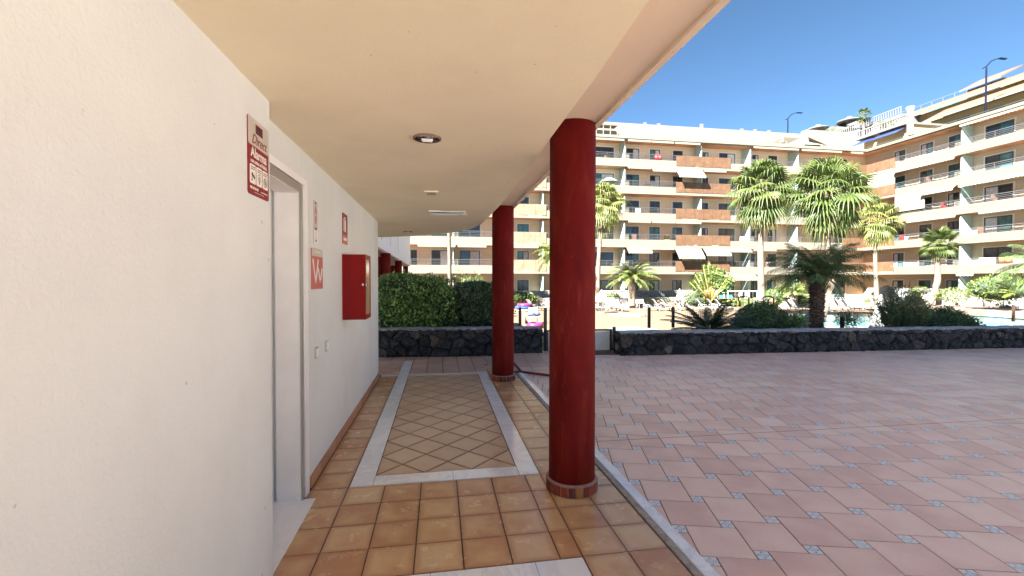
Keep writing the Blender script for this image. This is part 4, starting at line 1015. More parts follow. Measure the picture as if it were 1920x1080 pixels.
# ================================================================== TERRACE FURNITURE
def lounger_proto():
    T = thing('sun_lounger', (0, 0, 0), '', 'sun lounger', 'white sun loungers round the pool')
    b = MB(); prof = [(-.05, .36), (.4, .35), (.9, .34), (1.18, .30), (1.25, .26)]
    for (x0, z0), (x1, z1) in zip(prof, prof[1:]):
        b.mesh([(x0, -.30, z0), (x1, -.30, z1), (x1, .30, z1), (x0, .30, z0), (x0, -.30, z0 - .05), (x1, -.30, z1 - .05), (x1, .30, z1 - .05), (x0, .30, z0 - .05)],
               [(0, 1, 2, 3), (4, 7, 6, 5), (0, 4, 5, 1), (3, 2, 6, 7), (0, 3, 7, 4), (1, 5, 6, 2)])
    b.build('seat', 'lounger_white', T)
    b = MB(); 
    for k in range(7):
        y0 = -.29 + .085 * k
        b.mesh([(-.06, y0, .34), (-.06, y0 + .07, .34), (-.52, y0 + .07, .98), (-.52, y0, .98), (-.11, y0, .33), (-.11, y0 + .07, .33), (-.57, y0 + .07, .96), (-.57, y0, .96)],
               [(0, 1, 2, 3), (4, 7, 6, 5), (0, 4, 5, 1), (3, 2, 6, 7), (0, 3, 7, 4), (1, 5, 6, 2)])
    b.mesh([(-.5, -.3, .95), (-.5, .3, .95), (-.58, .27, 1.03), (-.58, -.27, 1.03), (-.55, -.3, .93), (-.55, .3, .93), (-.63, .27, 1.01), (-.63, -.27, 1.01)], [(0, 1, 2, 3), (4, 7, 6, 5), (0, 4, 5, 1), (3, 2, 6, 7), (0, 3, 7, 4), (1, 5, 6, 2)])
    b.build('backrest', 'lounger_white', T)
    for s in (-1, 1):
        y = s * .33
        MB().tube([(-.32, y, .30), (-.3, y, .50), (-.05, y, .56), (.2, y, .54), (.26, y, .40), (.24, y, .30)], .028, 6).build('armrest', 'lounger_white', T, True)
        for x in (-.25, 1.0):
            MB().tube([(x, s * .28, .33), (x + .03, s * .30, .0)], [.045, .03], 6).build('leg', 'lounger_white', T, True)
    return T
LP = lounger_proto(); used = False
def lounger(px, py, rz, label, z=-1.1, sc=1.):
    global used
    p = gp(px, py, z)
    o = LP if not used else copy_tree(LP); used = True
    o.location = (p.x, p.y, z); o.rotation_euler = (0, 0, R(rz)); o.scale = (sc,) * 3; o['label'] = label; return o
GR = 'white sun lounger '
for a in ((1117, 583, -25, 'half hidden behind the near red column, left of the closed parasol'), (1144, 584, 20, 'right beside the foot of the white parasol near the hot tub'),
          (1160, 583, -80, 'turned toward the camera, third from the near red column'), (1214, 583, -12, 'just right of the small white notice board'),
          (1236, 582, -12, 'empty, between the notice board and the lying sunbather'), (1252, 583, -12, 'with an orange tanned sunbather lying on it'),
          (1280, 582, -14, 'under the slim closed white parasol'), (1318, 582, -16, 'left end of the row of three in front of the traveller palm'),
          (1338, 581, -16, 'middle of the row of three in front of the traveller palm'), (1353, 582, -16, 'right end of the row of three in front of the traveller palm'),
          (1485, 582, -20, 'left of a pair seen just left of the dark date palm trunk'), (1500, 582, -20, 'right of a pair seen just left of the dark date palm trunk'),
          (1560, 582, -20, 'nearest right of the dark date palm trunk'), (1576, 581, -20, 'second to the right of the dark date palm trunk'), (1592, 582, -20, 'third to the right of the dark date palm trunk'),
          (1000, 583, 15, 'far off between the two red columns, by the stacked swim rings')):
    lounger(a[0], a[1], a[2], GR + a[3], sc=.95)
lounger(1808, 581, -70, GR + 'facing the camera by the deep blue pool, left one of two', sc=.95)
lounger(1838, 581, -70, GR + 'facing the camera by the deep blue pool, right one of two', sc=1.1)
def parasol(px, apex, pybase, wid, label, hgt=.0, split=.45, z=-1.1):
    p = gp(px, pybase, z); zt = yp(px, apex, p.y).z; T = thing('parasol', (p.x, p.y, z), label, 'parasol')
    MB().tube([(p.x, p.y, z + .05), (p.x, p.y, zt - .05)], .025, 8).build('pole', 'canvas_far', T, True)
    MB().lathe([(.25, 0), (.25, .05), (.06, .07)], (p.x, p.y, z), 14).build('base', 'deck_pale', T)
    m = MB(); n = 16; hz = (zt - z) * split; V = []
    lev = 6
    for i in range(lev + 1):
        f = i / lev; r = wid / 2 * (f ** .85) + .02
        for k in range(n):
            a = 2 * PI * k / n; rr = r * (1 + (.18 if k % 2 else -.18) * f); V.append((p.x + rr * math.cos(a), p.y + rr * math.sin(a), zt - hz * f))
    m.mesh(V, [(i * n + k, i * n + (k + 1) % n, (i + 1) * n + (k + 1) % n, (i + 1) * n + k) for i in range(lev) for k in range(n)]); m.build('canopy', 'canvas_far', T)
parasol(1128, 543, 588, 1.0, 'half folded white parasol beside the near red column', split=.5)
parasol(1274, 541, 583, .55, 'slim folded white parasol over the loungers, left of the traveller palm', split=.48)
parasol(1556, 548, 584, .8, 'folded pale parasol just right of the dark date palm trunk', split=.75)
def near_parasol(px, apex, Y, wid, label, bot=0.):
    p = yp(px, apex, Y); T = thing('parasol', (p.x, Y, -1.1), label, 'parasol')
    MB().tube([(p.x, Y, -1.1), (p.x, Y, p.z - .05)], .025, 8).build('pole', 'canvas_far', T, True)
    m = MB(); n = 16; V = []
    for i in range(8):
        f = i / 7
        for k in range(n): a = 2 * PI * k / n; rr = (wid / 2 * f ** .9 + .03) * (1 + (.18 if k % 2 else -.18) * f); V.append((p.x + rr * math.cos(a), Y + rr * math.sin(a), p.z + (bot - p.z) * f))
    m.mesh(V, [(i * n + k, i * n + (k + 1) % n, (i + 1) * n + (k + 1) % n, (i + 1) * n + k) for i in range(7) for k in range(n)]); m.build('canopy', 'canvas_far', T)
near_parasol(1516, 583, 14, .75, 'folded white parasol in the shade behind the dark date palm trunk', -.4)
near_parasol(1652, 552, 15.5, .7, 'tall folded white parasol behind the left end of the oleander', -.5)
# notice boards
p = gp(1199, 596); zt = yp(1199, 561, p.y).z; zb_ = yp(1199, 569, p.y).z
S = thing('notice_board', (p.x, p.y, -1.1), 'small white notice board on a post beside the hot tub', 'sign')
MB().tube([(p.x, p.y + .04, -1.1), (p.x, p.y + .04, zt - .02)], .02, 6).build('post', 'metal_grey', S)
MB().box(p.x - .29, p.x + .29, p.y - .01, p.y + .012, zb_, zt).build('board', 'lounger_white', S)
MB().box(p.x + .02, p.x + .14, p.y - .0135, p.y - .0105, zb_ + .1, zt - .12).build('symbol', 'blue_tr', S)
p = gp(1691, 586); zt = yp(1691, 541, p.y).z
S = thing('notice_board', (p.x, p.y, -1.1), 'large blank white board standing behind the oleander', 'sign')
for s in (-1, 1): MB().tube([(p.x + s * .5, p.y + .05, -1.1), (p.x + s * .5, p.y + .05, zt - .05)], .03, 6).build('post', 'metal_grey', S)
MB().box(p.x - .68, p.x + .68, p.y - .02, p.y + .02, zt - 1.5, zt).build('board', 'lounger_white', S)
# swim rings and flamingo ring
def torus(m, c, R_, r, n=28, k=10, sz=1.):
    V = [(c[0] + (R_ + r * math.cos(b)) * math.cos(a), c[1] + (R_ + r * math.cos(b)) * math.sin(a), c[2] + r * sz * math.sin(b)) for a in [2 * PI * i / n for i in range(n)] for b in [2 * PI * j / k for j in range(k)]]
    m.mesh(V, [(i * k + j, ((i + 1) % n) * k + j, ((i + 1) % n) * k + (j + 1) % k, i * k + (j + 1) % k) for i in range(n) for j in range(k)])
p = gp(984, 584)
for i, (mt, rr, dx, lb) in enumerate((('deck_pale', 1.05, .1, 'white swim ring at the bottom of the stack between the columns'), ('blue_tr', .98, -.1, 'blue swim ring in the middle of the stack between the columns'), ('pink', .85, 0, 'pink swim ring on top of the stack between the columns'))):
    m = MB(); torus(m, (p.x + dx, p.y, -1.1 + .12 + .22 * i), rr * .62, .12); tag(m.build('swim_ring', mt, None, True, (p.x + dx, p.y, -1.1 + .23 * i)), lb, 'swim ring', 'stacked swim rings')
p = gp(1003, 614)
S = thing('flamingo_float', (p.x, p.y, -1.1), 'pink inflatable flamingo ring with a white curved neck', 'pool float')
m = MB(); torus(m, (p.x, p.y, -.95), .36, .13); m.build('ring', 'pink', S, True)
MB().tube([(p.x - .45, p.y, -.85), (p.x - .60, p.y, -.6), (p.x - .55, p.y, -.40), (p.x - .36, p.y, -.36), (p.x - .3, p.y, -.48)], [.10, .08, .07, .07, .03], 8).build('neck', 'canvas_far', S, True)
p = gp(1001, 607)
S = thing('plastic_chair', (p.x, p.y, -1.1), 'white plastic chair behind the pink flamingo ring', 'chair')
MB().box(p.x - .28, p.x + .28, p.y - .25, p.y + .25, -.68, -.64).build('seat', 'lounger_white', S)
b = MB()
for k in range(6): b.box(p.x - .27 + .093 * k, p.x - .20 + .093 * k, p.y + .22, p.y + .26, -.63, -.2)
b.box(p.x - .28, p.x + .28, p.y + .22, p.y + .265, -.2, -.14); b.build('backrest', 'lounger_white', S)
for sx in (-1, 1):
    for sy in (-1, 1): MB().tube([(p.x + sx * .24, p.y + sy * .2, -.68), (p.x + sx * .27, p.y + sy * .24, -1.1)], .022, 6).build('leg', 'lounger_white', S)
tag(MB().tube([(p.x - .32, p.y - .2, -.58), (p.x - .05, p.y - .2, -.50), (p.x + .15, p.y - .15, -.56), (p.x + .32, p.y - .2, -.46)], [.07, .10, .09, .11], 8).build('towel', 'navy', None, True, (p.x, p.y, -.64)), 'dark bundled towel on the white plastic chair', 'towel')

# people (tiny in the picture): one continuous skinned body each
def person(label, loc, rz, pose, suit='swim', shirt=True):
    J = {'lie': dict(pel=(0, 0, .45), chest=(-.42, 0, .62), neck=(-.58, 0, .72), head=(-.72, 0, .80), kL=(.40, .12, .62), aL=(.75, .14, .42), fL=(.82, .14, .50), kR=(.45, -.12, .46), aR=(.88, -.13, .42), fR=(.93, -.13, .52), eL=(-.25, .30, .48), hL=(.0, .32, .44), eR=(-.25, -.30, .48), hR=(.0, -.30, .45)),
         'sit': dict(pel=(0, 0, .45), chest=(-.08, 0, .88), neck=(-.05, 0, 1.05), head=(0, 0, 1.19), kL=(.42, .13, .52), aL=(.46, .14, .08), fL=(.62, .15, .03), kR=(.42, -.12, .52), aR=(.40, -.14, .08), fR=(.56, -.15, .03), eL=(.10, .27, .72), hL=(.34, .16, .60), eR=(.08, -.27, .72), hR=(.32, -.16, .60)),
         'stand': dict(pel=(0, 0, .92), chest=(0, 0, 1.30), neck=(0, 0, 1.47), head=(.02, 0, 1.62), kL=(.03, .11, .50), aL=(0, .12, .08), fL=(.16, .13, .03), kR=(.02, -.10, .50), aR=(0, -.12, .08), fR=(.16, -.13, .03), eL=(.05, .27, 1.12), hL=(.28, .2, 1.05), eR=(.04, -.27, 1.12), hR=(.26, -.22, 1.05))}[pose]
    J['sL'] = tuple(Vector(J['chest']) + Vector((0, .17, .06 if pose != 'lie' else 0))); J['sR'] = tuple(Vector(J['chest']) + Vector((0, -.17, .06 if pose != 'lie' else 0)))
    J['tL'] = tuple(Vector(J['pel']) + Vector((.02, .09, -.02))); J['tR'] = tuple(Vector(J['pel']) + Vector((.02, -.09, -.02)))
    names = list(J); idx = {n: i for i, n in enumerate(names)}
    E = [('pel', 'chest'), ('chest', 'neck'), ('neck', 'head'), ('chest', 'sL'), ('sL', 'eL'), ('eL', 'hL'), ('chest', 'sR'), ('sR', 'eR'), ('eR', 'hR'), ('pel', 'tL'), ('tL', 'kL'), ('kL', 'aL'), ('aL', 'fL'), ('pel', 'tR'), ('tR', 'kR'), ('kR', 'aR'), ('aR', 'fR')]
    rad = dict(pel=.14, chest=.145, neck=.055, head=.105, kL=.06, kR=.06, aL=.04, aR=.04, fL=.035, fR=.035, eL=.042, eR=.042, hL=.03, hR=.03, sL=.06, sR=.06, tL=.09, tR=.09)
    T = thing('person', loc, label, 'person'); T.rotation_euler = (0, 0, R(rz))
    me = bpy.data.meshes.new('body'); me.from_pydata([J[n] for n in names], [(idx[a], idx[b]) for a, b in E], []); me.materials.append(M['skin'])
    o = bpy.data.objects.new('body', me); col.objects.link(o); o.parent = T
    md = o.modifiers.new('skin', 'SKIN')
    for n in names: me.skin_vertices[0].data[idx[n]].radius = (rad[n],) * 2
    me.skin_vertices[0].data[idx['pel']].use_root = True
    sb = o.modifiers.new('sub', 'SUBSURF'); sb.levels = 1; sb.render_levels = 1
    h = Vector(J['head']); q = MB(); V = []
    q.lathe([(.02, .12), (.09, .10), (.118, .04), (.112, -.03), (.06, -.05)], (h.x - .02, h.y, h.z), 12); ob = q.build('hair', 'hair', T, True, (0, 0, 0))
    pv = Vector(J['pel']); q = MB()
    dirv = (Vector(J['chest']) - pv).normalized(); q.tube([pv - dirv * .10, pv - dirv * .02, pv + dirv * .08], [.10, .158, .15], 12); q.build('swimwear', suit, T, True, (0, 0, 0))
    return T
p = gp(1252, 583); person('tanned sunbather lying on a white lounger left of the slim parasol', (p.x - .05, p.y, -1.1), -12, 'lie')
p = gp(1429, 580); person('tanned bather sitting between the two palm trunks, behind the curved handrails, left one', (p.x, p.y, -1.1), -60, 'sit', 'navy')
p = gp(1449, 582); person('bather in red swimwear sitting right of the curved handrails', (p.x, p.y, -1.1), -110, 'sit')

# ================================================================== TERRACE GARDENS
def gwall(px0, px1, ytop, Y, z0, label, thick=.5, X=None):
    if X is None:
        a, b = yp(px0, ytop, Y), yp(px1, ytop, Y); T = thing('garden_wall', ((a.x + b.x) / 2, Y, z0), label, 'wall'); h = a.z
        MB().box(a.x, b.x, Y, Y + thick, z0, h).build('masonry', 'gstone', T); MB().box(a.x - .03, b.x + .03, Y - .04, Y + thick + .04, h + .002, h + .06).build('coping', 'cap', T)
    else:
        a, b = xp(px0, ytop, X), xp(px1, ytop, X); T = thing('garden_wall', (X, (a.y + b.y) / 2, z0), label, 'wall'); h = a.z
        MB().box(X, X + thick, b.y, a.y, z0, h).build('masonry', 'gstone', T); MB().box(X - .04, X + thick + .04, b.y, a.y, h + .002, h + .06).build('coping', 'cap', T)
gwall(740, 1345, 562, 40.2, -1.1, 'lower grey stone garden wall behind the row of loungers')
gwall(740, 1345, 547, 42.3, -1.1, 'upper grey stone garden wall below the ground floor windows', .4)
gwall(1420, 1620, 560, 38.5, -1.1, 'grey stone garden wall behind the dark date palm')
gwall(1640, 1830, 541, 0, -1.1, 'grey stone garden wall under the windows of the right wing', .4, X=46.5)
struct(MB().box(-6, 31.5, 40.7, 42.3, -1.0, -.35).build('garden_bed', 'bed'))
bpy.data.objects['garden_bed'].data.materials[0] = M['bed']
bd = MB().box(31.5, 46.4, 39.0, 43.4, -1.0, -.45).build('garden_bed', 'bed'); struct(bd)
struct(MB().box(38, 46.45, 23, 39, -1.0, -.75).build('garden_bed', 'earth'))
random.seed(41)
def gbush(px, py, Y, w, h, mt, n, label, L=.22, W=.1, cat='shrub', name='shrub', upb=.5, core=True, X=None):
    p = yp(px, py, Y) if X is None else xp(px, py, X)
    return bush(name, label, cat, [((p.x, p.y, p.z + h / 2), (w / 2, w / 2.4, h / 2), 1)], mt, n, L, W, 2, upb, core=core, amp=.25, jit=.15, base=(p.x, p.y, p.z))
gbush(974, 566, 40, 2.0, .9, 'shrub_lit', 500, 'yellow green shrub seen between the red columns, left one')
gbush(992, 567, 40, 1.5, .7, 'shrub_lit', 400, 'low green shrub seen between the red columns, right one')
gbush(1310, 577, 40.5, 3.5, 1.6, 'date_lit', 700, 'dry greenish shrub at the left foot of the traveller palm')
gbush(1452, 572, 38, 2.6, 1.5, 'shrub_lit', 800, 'round lime green shrub right of the tall palm trunk')
gbush(1500, 572, 38, 2.2, 1.0, 'shrub_lit', 500, 'lime green shrub behind the pair of loungers')
gbush(1870, 566, 0, 3.6, 2.0, 'shrub_lit', 1600, 'big rounded lime green bush in front of the right wing', X=43)
gbush(1788, 566, 0, 2.6, 1.1, 'date_lit', 700, 'thin dry green shrub left of the big lime bush', X=43.5, core=False)
gbush(1150, 566, 40.8, 1.6, .8, 'date_lit', 300, 'small dry shrub behind the half folded parasol')
for px_, w in ((1215, 4.5), (1245, 4.5), (1285, 3)): gbush(px_, 566, 41.2, w, .35, 'date_lit', 300, {1215: 'low ground plant on the garden bed behind the notice board', 1245: 'low ground plant on the garden bed between the date palm and the slim parasol', 1285: 'low ground plant on the garden bed under the slim parasol top'}[px_], core=False)
gbush(1400, 572, 38.5, 4.0, .5, 'date_lit', 500, 'low golden ground plant between the traveller palm and the tall palm trunk', core=False)
# boulders
for px_, py_, Y_, s_, lb in ((1668, 560, 38, 1.5, 'pale boulder left of the white board'), (1475, 572, 37.5, .9, 'pale boulder left of the pair of loungers'), (1893, 567, 30, 1.6, 'flat pale boulder at the right edge')):
    p = yp(px_, py_, Y_); V = []; 
    m = MB(); n = 10
    for i in range(n + 1):
        for j in range(n * 2):
            a, b = PI * i / n, PI * j / n; v = Vector((math.sin(a) * math.cos(b), math.sin(a) * math.sin(b), math.cos(a))); k = s_ * (1 + .4 * noise.noise(v * 1.6 + Vector((px_, 0, 0)))); V.append((p.x + v.x * k, p.y + v.y * k, p.z + v.z * k * .8))
    m.mesh(V, [(i * n * 2 + j, i * n * 2 + (j + 1) % (n * 2), (i + 1) * n * 2 + (j + 1) % (n * 2), (i + 1) * n * 2 + j) for i in range(n) for j in range(n * 2)])
    tag(m.build('boulder', 'gstone', None, True, (p.x, p.y, p.z)), lb, 'boulder')

# palms on the terrace
def tp(px, py, Y): p = yp(px, py, Y); return (p.x, p.y, p.z)
def tpath(Y, *pts): return [tp(px, py, Y) for px, py in pts]
fan_palm('tall slim yellow green fan palm right beside the near red column', [(tp(1121, 590, 37)[0], 37, -1.1)] + tpath(37, (1121, 560), (1123, 480), (1132, 385)), .24, .15, 2.45, 60, 'fan_yellow', 2, e0=82, e1=-72, blade=.50, hang=1.1)
fan_palm('tall fan palm with a thick straight trunk, left of the two large ones', [(tp(1428, 590, 27)[0], 27, -1.1)] + tpath(27, (1428, 570), (1426, 470), (1427, 362)), .28, .16, 2.8, 44, 'fan_green', 3, dead=24, hang=.9, e1=-56, e0=86)
fan_palm('tallest leaning fan palm rising behind the dark date palm', [(tp(1537, 610, 24)[0], 24, -1.1)] + tpath(24, (1543, 590), (1562, 520), (1552, 470), (1556, 366)), .25, .14, 3.0, 46, 'fan_green', 5, dead=14, hang=.9, e1=-56, e0=86)
fan_palm('yellowish fan palm with a straight pale trunk in front of the building corner', [(tp(1644, 590, 34)[0], 34, -1.1)] + tpath(34, (1643, 540), (1641, 470), (1646, 418)), .21, .13, 2.4, 34, 'fan_yellow', 7, dead=4, e1=-50, hang=.9)
fan_palm('shorter fan palm with a leaning pale trunk in front of the right wing', [(tp(1728, 600, 33)[0], 33, -1.1)] + tpath(33, (1742, 570), (1757, 530), (1758, 490), (1762, 460)), .34, .17, 1.95, 34, 'fan_green', 8, dead=0, e1=-35, hang=.3, boots=True)
fan_palm('palm trunk standing in front of the left facade, crown hidden by the ceiling', [(tp(843, 560, 36)[0], 36, -1.1)] + tpath(36, (843, 500), (842, 440), (842, 380)), .17, .12, 2.2, 30, 'fan_green', 12, dead=4)
p = tp(1185, 560, 39)
feather_palm('date_palm', 'sunlit date palm with yellow green fronds behind the notice board', 'palm tree', p[0], 39, -.9, tp(1184, 520, 39)[2], 2.6, 46, 'date_lit', 30, .42, .045, .36, .33, 'bark_grey', e0=84, e1=-2, droop=1.15, seed=14, rr=.03)
p = tp(1487, 560, 37)
feather_palm('date_palm', 'small sunlit palm seen under the fronds of the dark date palm', 'palm tree', p[0], 37, -.9, tp(1487, 545, 37)[2], 1.5, 26, 'date_lit', 16, .35, .06, .4, .34, 'bark_grey', e0=80, e1=0, droop=.9, seed=15, rr=.02)
p = tp(1045, 520, 36)
feather_palm('date_palm', 'palm mostly hidden behind the near red column, pale fronds showing at its left', 'palm tree', p[0], 36, -1.1, tp(1045, 478, 36)[2], 2.2, 26, 'date_lit', 18, .5, .06, .25, .2, 'bark_grey', e0=80, e1=-20, droop=1.3, seed=16, rr=.03)
p = xp(1905, 560, 42.5)
feather_palm('cycad', 'spreading green cycad right of the big lime bush', 'plant', p.x, p.y, p.z, p.z + .5, 2.1, 26, 'date_lit', 20, .35, .06, .2, .2, e0=60, e1=5, droop=.5, stiff=.7, seed=17)
p = xp(1704, 545, 46)
feather_palm('cycad', 'low spreading cycad above the large blank board', 'plant', p.x, p.y, p.z - .7, p.z, 2.0, 22, 'date_lit', 18, .4, .07, .2, .2, e0=35, e1=0, droop=.7, stiff=.6, seed=18)
p = tp(870, 545, 30)
random.seed(5)
bush('shrub', 'thin yellowish shrub top peeking over the gap between the two hedges', 'shrub', [((p[0], 30, .6), (1.9, 1.2, 1.3), 1)], 'date_lit', 1600, .28, .06, 2, .6, core=False, amp=.3, jit=.5, base=(p[0], 30, -.9))
# traveller palm
random.seed(19); p = tp(1331, 575, 39.2)
T = thing('traveller_palm', (p[0], 39.2, -.9), 'fan shaped traveller palm with paddle leaves between the loungers and the facade', 'plant'); m = MB(); st_ = MB()
for k in range(13):
    a = R(-50 + 100 * k / 12); L = 3.9 * (1 - .22 * abs(a)) * random.uniform(.9, 1.05); yy = 39.2 + random.uniform(-.12, .12)
    d = Vector((math.sin(a), -.1, math.cos(a))).normalized(); b0 = Vector((p[0], yy, -.6)); q = b0 + d * L * .42; s_ = Vector((math.cos(a), 0, -math.sin(a)))
    st_.tube([b0, q, b0 + d * L * .95], [.08, .045, .02], 5)
    nb = 16
    for i in range(nb):
        f0 = .42 + .58 * i / nb; f1 = f0 + .58 / nb * .86; w = .30 * math.sin(PI * (.1 + .82 * i / nb)) ** .6
        for s in (-1, 1):
            dr = random.uniform(.0, .18); r = random.random()
            m.face([b0 + d * L * f0, b0 + d * L * f1, b0 + d * (L * f1 + .16) + s_ * s * w - Vector((0, dr, dr)), b0 + d * (L * f0 + .14) + s_ * s * w - Vector((0, dr, dr))], r)
m.build('leaves', 'banana', T); st_.build('stalks', 'stalk', T, True)

# ================================================================== MAIN BUILDING
ZK = [2.19 + 2.86 * k for k in range(6)]          # underside of each slab
YF, YW = 44.5, 46.1
MBG = thing('apartment_building', (22, YF, -1.1), 'long cream apartment block with six floors of balconies across the far side of the pool', 'building')
BX0, BX1 = -9, 49.46
MB().box(BX0, BX1 + 10, YW, YW + 9, -1.1, ZK[5] + .2).build('wall', 'f_wall', MBG)
CORT = [(25.35, 31.84), (7.35, 10.9), (46.25, 49.45)]
win = [(-2.9, -2.27), (-.82, .92), (2.07, 4.18), (5.6, 6.7), (8.14, 9.36), (12.2, 14.0), (16.0, 18.84), (20.3, 21.8), (23.07, 24.28), (25.83, 27.0), (29.43, 30.16), (31.5, 33.52), (35.7, 36.5), (37.8, 38.92), (43.78, 44.87), (46.85, 48.34)]
parts_x = [1.35, 10.6, 19.52, 28.41, 34.41, 40.45]
def window(parent, a, b, z0, z1, plane, axis, rs, sub=True, mtl=None):
    """axis 'x': wall plane at y=plane facing -y; axis 'y': wall plane x=plane facing -x"""
    def B(m, u0, u1, d0, d1, za, zb):
        if axis == 'x': m.box(u0, u1, plane - d1, plane - d0, za, zb)
        else: m.box(plane - d1, plane - d0, u0, u1, za, zb)
    m = MB(); t = .09
    B(m, a, a + t, .0, .07, z0, z1); B(m, b - t, b, .0, .07, z0, z1); B(m, a + t, b - t, .0, .07, z1 - t, z1)
    mid = (a + b) / 2; B(m, mid - .035, mid + .035, .0, .065, z0, z1 - t)
    f = m.build('window', 'f_frame', parent)
    k1 = rs.choice(('pane_dark', 'pane_dark', 'pane_teal')); k2 = rs.choice(('pane_dark', 'pane_teal', 'curtain', 'curtain', 'pane_dark'))
    m = MB(); B(m, a + t, mid - .035, .002, .02, z0, z1 - t); m.build('pane', mtl or k1, f)
    m = MB(); B(m, mid + .035, b - t, .002, .03, z0, z1 - t); m.build('curtain' if k2 == 'curtain' else 'pane', mtl or k2, f)
    m = MB(); B(m, a - .12, a, .0, .045, z0, z1 + .12); B(m, b, b + .12, .0, .045, z0, z1 + .12); B(m, a, b, .0, .045, z1, z1 + .12); m.build('trim', 'f_trim', f)
rs = random.Random(3)
for k in range(6):
    z0 = (ZK[k - 1] + .27) if k else -.6
    for (a, b) in win:
        if k > 2 and a < 0 and k > 3: pass
        window(MBG, a, b, z0, z0 + 2.15, YW, 'x', rs)
for k, z in enumerate(ZK):
    s = MB(); s.box(BX0, BX1 + 1.5, YF + .14, YW - .002, z + .02, z + .25); s.build('balcony_slab', 'f_soffit', MBG)
    s = MB()
    top = z + .84 if k < 5 else z + .42
    e = [BX0]
    if k < 5:
        for a, b in sorted(CORT): e += [a, b]
        e.append(BX1)
        for a, b in zip(e[::2], e[1::2]):
            if b - a > .05: s.box(a, b, YF, YF + .14, z, top)
        for a, b in CORT: s.box(a, b, YF - .02, YF + .135, z, z + .26)
    else:
        s.box(BX0, BX1, YF, YF + .14, z, top); s.box(BX0, BX1, YF - .10, YF - .002, z + .10, z + .30)
        s.box(BX0, BX1, YF + .14, YW + 1, z + .26, z + .41)
    s.build('parapet', 'f_parapet', MBG)
    if k < 5:
        for a, b in CORT:
            lt = (a < 8); n = max(2, int((b - a) / 1.08)); m = MB()
            for i in range(n): m.box(a + (b - a) * i / n + .015, a + (b - a) * (i + 1) / n - .015, YF - .05, YF + .03, z + .30, z + 1.42)
            m.build('rust_panel', 'corten_sunlit' if lt else 'corten', MBG)
        m = MB()
        for q in range(4): zz = z + .93 + q * .155; m.box(BX0, BX1, YF + .05, YF + .085, zz, zz + (.045 if q == 3 else .028))
        x = BX0 + .4
        while x < BX1: m.box(x, x + .045, YF + .09, YF + .13, z + .84, z + 1.40); x += 1.45
        m.build('railing', 'f_rail', MBG)
    # dividing glass screens
    zb = z - 2.86 + .27 if k else -.6
    for xq in parts_x:
        m = MB(); pts = [(YW - .01, zb)]; zt = z - .03
        poly = [(YW - .01, zb), (YW - .01, zt)] + [(YF + .55 - .40 * math.sin(R(a)), zt - .40 + .40 * math.cos(R(a))) for a in range(0, 91, 15)] + [(YF + .15, zb)]
        N = len(poly); V = [(xq - .03, a, b) for a, b in poly] + [(xq + .03, a, b) for a, b in poly]
        m.mesh(V, [tuple(range(N)), tuple(range(2 * N - 1, N - 1, -1))] + [(i, i + N, (i + 1) % N + N, (i + 1) % N) for i in range(N)]); m.build('glass_screen', 'f_glassgreen', MBG)
        if k: 
            zz = ZK[k - 1]; MB().box(xq + .05, xq + .50, YF + .145, YF + .40, zz + .84, zz + 1.38).build('planter_block', 'f_white', MBG)
    # downpipe / pilaster
def awning(parent, u0, u1, z, drop, out, mt='awning', plane=YF, axis='x'):
    m = MB(); n = max(4, int((u1 - u0) / .28))
    def W(u, d, zz): return (u, plane - d, zz) if axis == 'x' else (plane - d, u, zz)
    t0, t1 = z - .02, z - .02 - drop
    if drop > .02:
        m.face([W(u0, .02, t0), W(u1, .02, t0), W(u1, out, t1), W(u0, out, t1)]); m.face([W(u0, .02, t0 - .03), W(u0, out, t1 - .03), W(u1, out, t1 - .03), W(u1, .02, t0 - .03)])
    else: m.face([W(u0, .0, t0), W(u1, .0, t0), W(u1, out, t0), W(u0, out, t0)])
    h = .24
    for i in range(n):
        a = u0 + (u1 - u0) * i / n; b = u0 + (u1 - u0) * (i + 1) / n; c = (a + b) / 2
        m.face([W(a, out, t1), W(b, out, t1), W(b, out, t1 - h * .72), W(c, out, t1 - h), W(a, out, t1 - h * .72)])
        m.face([W(a, out - .03, t1), W(a, out - .03, t1 - h * .72), W(c, out - .03, t1 - h), W(b, out - .03, t1 - h * .72), W(b, out - .03, t1)])
    o = m.build('awning', mt, parent)
    return o
def pxX(px): return yp(px, 500, YF - .1).x
AW = {5: [(1116, 1169, 0), (1176, 1219, 0), (1220, 1262, 0), (1264, 1311, 0), (1410, 1495, 0), (1500, 1575, 0), (1592, 1615, 0)],
      4: [(1176, 1219, 0), (1220, 1264, .28), (1266, 1316, .85), (1318, 1360, 0)],
      3: [(1480, 1570, .5)],
      2: [(1177, 1220, 0), (1222, 1265, 0), (1266, 1314, 0), (1525, 1610, 0)],
      1: [(783, 854, 0), (858, 912, 0), (963, 1010, 0), (1175, 1220, .45), (1221, 1264, 0), (1266, 1315, 1.0), (1319, 1366, .65), (1364, 1407, .2), (1412, 1455, 0)],
      0: [(1356, 1417, .45)]}
for k, L_ in AW.items():
    for a, b, dr in L_: awning(MBG, pxX(a), pxX(b), ZK[k], dr, .16 if dr < .1 else .3 + dr * .55, 'awning_y' if k == 0 else 'awning')
